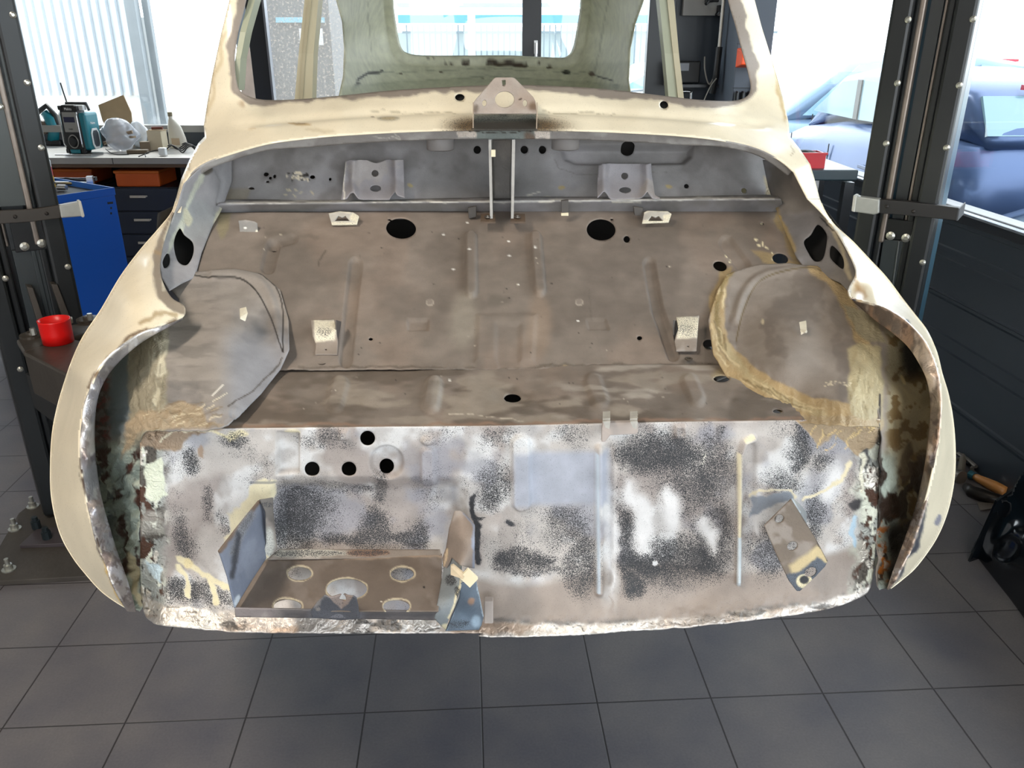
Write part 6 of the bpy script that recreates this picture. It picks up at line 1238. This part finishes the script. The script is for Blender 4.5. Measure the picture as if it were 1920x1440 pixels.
# black bumper cover leaning at the wall
bm_ = thing('bumper_cover', (1.62, 2.1, 0), 'glossy black plastic bumper cover on the floor at the right wall', 'bumper')
BMS = rbf([(1820,1045,2.26),(1850,1095,2.13),(1890,1140,2.0),(1920,1186,1.89),(2040,1350,1.60),(1838,1000,2.26),(1862,962,2.27),(1880,935,2.28),(1905,905,2.27),(1940,880,2.25),(2040,900,2.05),(1900,1010,2.13),(1960,1100,1.90),(2030,1150,1.72)], .004)
BKG = mat('black_gloss_plastic','0b1015',.16,var=.05,coat=.3)
sheet('bumper_shell', [(1819,1038),(1827,1018),(1846,992),(1858,975),(1857,958),(1866,942),(1884,932),(1896,926),(1903,908),(1912,892),(1930,875),(2000,860),(2060,880),(2060,1350),(2000,1290),(1940,1212),(1919,1186),(1888,1142),(1850,1094),(1822,1052)], BMS, bm_, BKG, 3, holes=[('c',[(1872,950),(1884,942),(1893,946),(1892,958),(1882,968),(1872,966)])], thick=.004,
      emboss=lambda X, Y: -.008*np.exp(-(sd_seg(X, Y, [(1822,1040),(1888,1124),(1940,1196)])/4.)**2)+.012*np.exp(-(sd_seg(X, Y, [(1905,995),(1872,1045)])/16.)**2)-.006*smooth(-2, 12, sd_ell(X, Y, 1890, 1030, 30, 22, -50)))
b = MB(); b.prism([V(1.54,2.28,.0),V(1.80,2.40,.0),V(1.80,2.40,.30),V(1.62,2.34,.20)], (0,-.01,0)); b.put('bumper_end', BKG, bm_)
# ================================================================ outside the windows
b = MB(); b.add([(-40,6.9,-.06),(2.4,6.9,-.06),(2.4,-12,-.06),(40,-12,-.06),(40,60,-.06),(-40,60,-.06)], [(0,1,2,3,4,5)]); g_ = b.put('ground', mat('pale_concrete_yard','b9b6ae',.8,var=.1,vscale=.6), None); structure(g_)
b = MB(); b.add([(-30,-2.7,-.03),(30,-2.7,-.03),(30,-25,-.03),(-30,-25,-.03)], [(3,2,1,0)]); g_ = b.put('ground', mat('pale_concrete_yard','b9b6ae'), None); structure(g_)
# corrugated steel shed wall left
ys_ = 8.6; cm = mat('galvanised_corrugated_sheet','cfd5d9',.5,.15,var=.04)
v = []; f = []; x0, x1 = -4.95, -3.72; n = 120
for i in range(n+1):
    x = x0+(x1-x0)*i/n; ph = (x*11.2) % 1.; o = .035*(1 if ph < .5 else 0)
    v += [(x, ys_+o, 1.15), (x, ys_+o, 4.0)]
f = [(2*i, 2*i+2, 2*i+3, 2*i+1) for i in range(n)]
t = put('corrugated_wall', v, f, cm, None, solid=.003); tag(t, 'galvanised corrugated sheet wall outside the left window', 'wall cladding')
MB().box((-4.4, ys_+.09, .56), (1.3,.12,1.24)).put('plinth', mat('white_plinth','d9d9d4',.7), t)
q = PY(250,30,8.0); t = MB(); t.box((q[0],8.0,1.9),(.10,.10,3.92)); t.box((q[0]+.11,8.05,1.9),(.06,.06,3.92)); tag(t.put('steel_post', mat('galvanised_post','a8afb3',.45,.2,var=.15,vscale=8), None, bevel=.006), 'galvanised steel post outside the left window', 'post')
q = PY(232,60,9.5)
t = thing('stacked_container', (q[0],9.6,0), 'grey and teal slatted container end beyond the corrugated wall', 'container'); MB().box((0,0,.95),(.34,.3,1.9)).put('body', mat('faded_grey_body','8b8f90',.6,var=.2), t, **R_)
for k in range(3): MB().box((0,-.155,1.55+.10*k),(.30,.02,.04)).put('slat', mat('faded_teal','6fa5b5',.5), t, **R_)
# dark shed behind the dusty pane
t = thing('dark_shed', (-2.35, 9.6, 0), 'dark grey shed beyond the dusty window pane', 'shed'); MB().box((-.05,0,1.3),(1.0,.8,2.6)).put('shed_wall', mat('shed_cladding','4b5258',.6,var=.25,vscale=9), t, **R_)
MB().box((.15,-.42,1.86),(.5,.04,.05)).put('blue_rail', mat('pale_blue_rail','78b6c8',.4), t, **R_); MB().box((.25,-.42,1.70),(.24,.03,.16)).put('white_sign', WHT, t, **R_); MB().box((-.42,-.42,1.25),(.25,.04,.7)).put('rusty_panel', mat('faded_rust','857468',.7,var=.3,vscale=12), t, **R_)
# palisade fence with blue hall behind
t = thing('palisade_fence', (1.0, 19.2, 0), 'tall grey vertical-bar fence across the yard', 'fence'); b = MB()
for k in range(64): b.box((-3.3+.125*k, 0, 1.05), (.03,.03,2.0))
for z in (.3, 1.9): b.box((.7,0,z),(8.2,.04,.05))
b.put('fence_bars', mat('fence_grey_blue','68767e',.4,.2), t, **R_)
for x in (-1.88, 2.2): MB().box((x-.0,-.05,1.15),(.16,.1,2.3)).put('fence_post', mat('bright_post','cfd4d8',.4,.3), t, **R_)
t = thing('blue_hall', (1.2, 27, 0), 'low hall with pale blue roof beams beyond the fence', 'hall'); MB().box((0,0,1.0),(9.2,2,2.0)).put('hall_wall', mat('hall_wall_grey','8d999c',.6,var=.1,vscale=2), t, **R_)
MB().box((.2,-1.3,2.35),(9.4,.3,.22)).put('roof_beam', mat('sky_blue_steel','4c84b4',.5), t, **R_); MB().box((.2,-1.3,2.72),(9.4,.3,.10)).put('roof_edge', mat('pale_sky_steel','8cc0d8',.5), t, **R_)
MB().prism([(3.0,-1.5,.6),(3.3,-1.5,.6),(5.2,-1.5,2.4),(4.9,-1.5,2.4)], (0,.2,0)).put('brace', mat('sky_blue_steel','4c84b4'), t, **R_)
for k in range(14): MB().box((-4.0+.6*k,-1.35,2.08),(.26,.2,.12)).put('rafter_end', WHT, t, **R_)
# cars: lofted body, glasshouse, panes, wheels
def loft(name, st, m, parent, n=20, p_=.42):
    v = []; f = []
    for (x, hw, z0, z1) in st:
        for k in range(n):
            a = 2*math.pi*k/n; ca, sa = math.cos(a), math.sin(a)
            v.append((x, hw*np.sign(ca)*abs(ca)**p_, (z0+z1)/2+(z1-z0)/2*np.sign(sa)*abs(sa)**p_))
    f = [(i*n+k, i*n+(k+1) % n, (i+1)*n+(k+1) % n, (i+1)*n+k) for i in range(len(st)-1) for k in range(n)]+[tuple(range(n)), tuple((len(st)-1)*n+k for k in range(n))]
    return put(name, v, f, m, parent, smooth=True, local=True)
CGL = mat('car_glass','7fa0ae',.08,var=.02); TYR = mat('tyre_black','16171a',.7)
def auto(name, lab, x, y, rz, col, H=1.5, belt=.98, hood=.95, tail=1, L_=4.1, gloss=.25):
    m = mat('car_paint_'+col, col, gloss, .35, var=.04); t = thing(name, (x, y, -.06), lab, 'car', rz=rz); h = L_/2
    loft('car_shell', [(-h,.55,.35,.62),(-h+.08,.74,.25,.74),(-h+.5,.84,.2,.84),(-h+1.1,.86,.2,hood),(0,.87,.2,belt),(h-.6,.86,.2,belt+.03),(h-.12,.80,.25,belt),(h,.66,.35,belt-.2)], m, t)
    rf = [(-h+1.0,.62,hood-.05,hood),(-h+1.75,.66,belt-.05,H-.06),(-h+2.2,.66,belt-.05,H),(h-.9,.66,belt-.05,H-.02),(h-.35,.62,belt-.05,H-.10),(h-.10,.58,belt-.05,belt+.05)]
    loft('glasshouse', rf, m, t, p_=.35)
    for s in (-1, 1):
        for q_ in ([(-h+1.25,belt+.0),(-h+1.85,H-.13),(-h+2.2,H-.10),(-h+2.2,belt+.0)], [(-h+2.28,belt+.0),(-h+2.28,H-.10),(h-1.0,H-.12),(h-.85,belt+.02)], [(h-.80,belt+.03),(h-.92,H-.13),(h-.62,H-.16),(h-.42,belt+.06)]):
            MB().prism([(a_, s*.665, z_) for a_, z_ in q_], (0, s*.018, 0)).put('side_window', CGL, t, local=True)
        for q_ in ([(-h+2.2,belt),(-h+2.28,belt),(-h+2.28,H-.10),(-h+2.2,H-.10)],): MB().prism([(a_, s*.680, z_) for a_, z_ in q_], (0, s*.014, 0)).put('window_surround', mat('dark_window_surround','1c222b',.4), t, local=True)
        for xw in (-h+.75, h-.75): w_ = MB(); w_.lathe((xw, s*.80, .31), [(.30,-.09),(.31,0),(.30,.09)], 26, 'y'); w_.put('wheel', TYR, t, local=True)
        for xs_ in (-h+1.3, -h+2.25, h-.95): MB().box((xs_, s*.872, .62), (.012,.006,.62)).put('door_seam', BLK, t, local=True)
        for xs_ in (-h+2.1, h-1.12): MB().box((xs_, s*.875, .84), (.16,.02,.03)).put('door_handle', m, t, local=True, bevel=.006)
        if tail: MB().box((h-.05, s*.70, .86), (.10,.16,.16)).put('tail_light', mat('tail_light_red','c62434',.2), t, local=True, bevel=.02)
    MB().prism([(h-.13,-.58,belt+.03),(h-.13,.58,belt+.03),(h-.33,.55,H-.15),(h-.33,-.55,H-.15)], (.035,0,.01)).put('rear_window', CGL, t, local=True)
    MB().box((h-.30,0,H-.09),(.05,.62,.03)).put('brake_light', mat('tail_light_red','c62434'), t, local=True)
    MB().box((h+.0,0,.42),(.10,1.45,.30)).put('rear_bumper', mat('dark_bumper_plastic','1b1e24',.6), t, local=True, bevel=.03)
    MB().box((h+.0,0,.62),(.02,.5,.11)).put('number_plate', WHT, t, local=True)
    MB().box((-h+1.55,.0,H-.35),(.01,.01,.01)).put('aerial_foot', BLK, t, local=True)
    return t
auto('parked_hatchback', 'silver blue hatchback parked side-on outside the right window', 4.36, 10.9, 0.0, '6d8299', H=1.60, belt=.90, hood=.86, L_=4.2)
auto('parked_estate', 'blue grey estate car seen from behind outside the far right window', 3.47, 7.05, math.radians(-90), '4c6086', H=1.52, belt=1.12, hood=1.0, tail=0)
auto('parked_saloon', 'dark blue car with a shiny bonnet close outside the right sill', 4.15, 3.72, math.radians(2), '3a4a5c', H=1.25, belt=.94, hood=1.02, gloss=.12)
auto('parked_van', 'white car beyond the end window by the fence', 2.6, 15.5, .1, 'dfe3e6', H=1.45, belt=1.0)
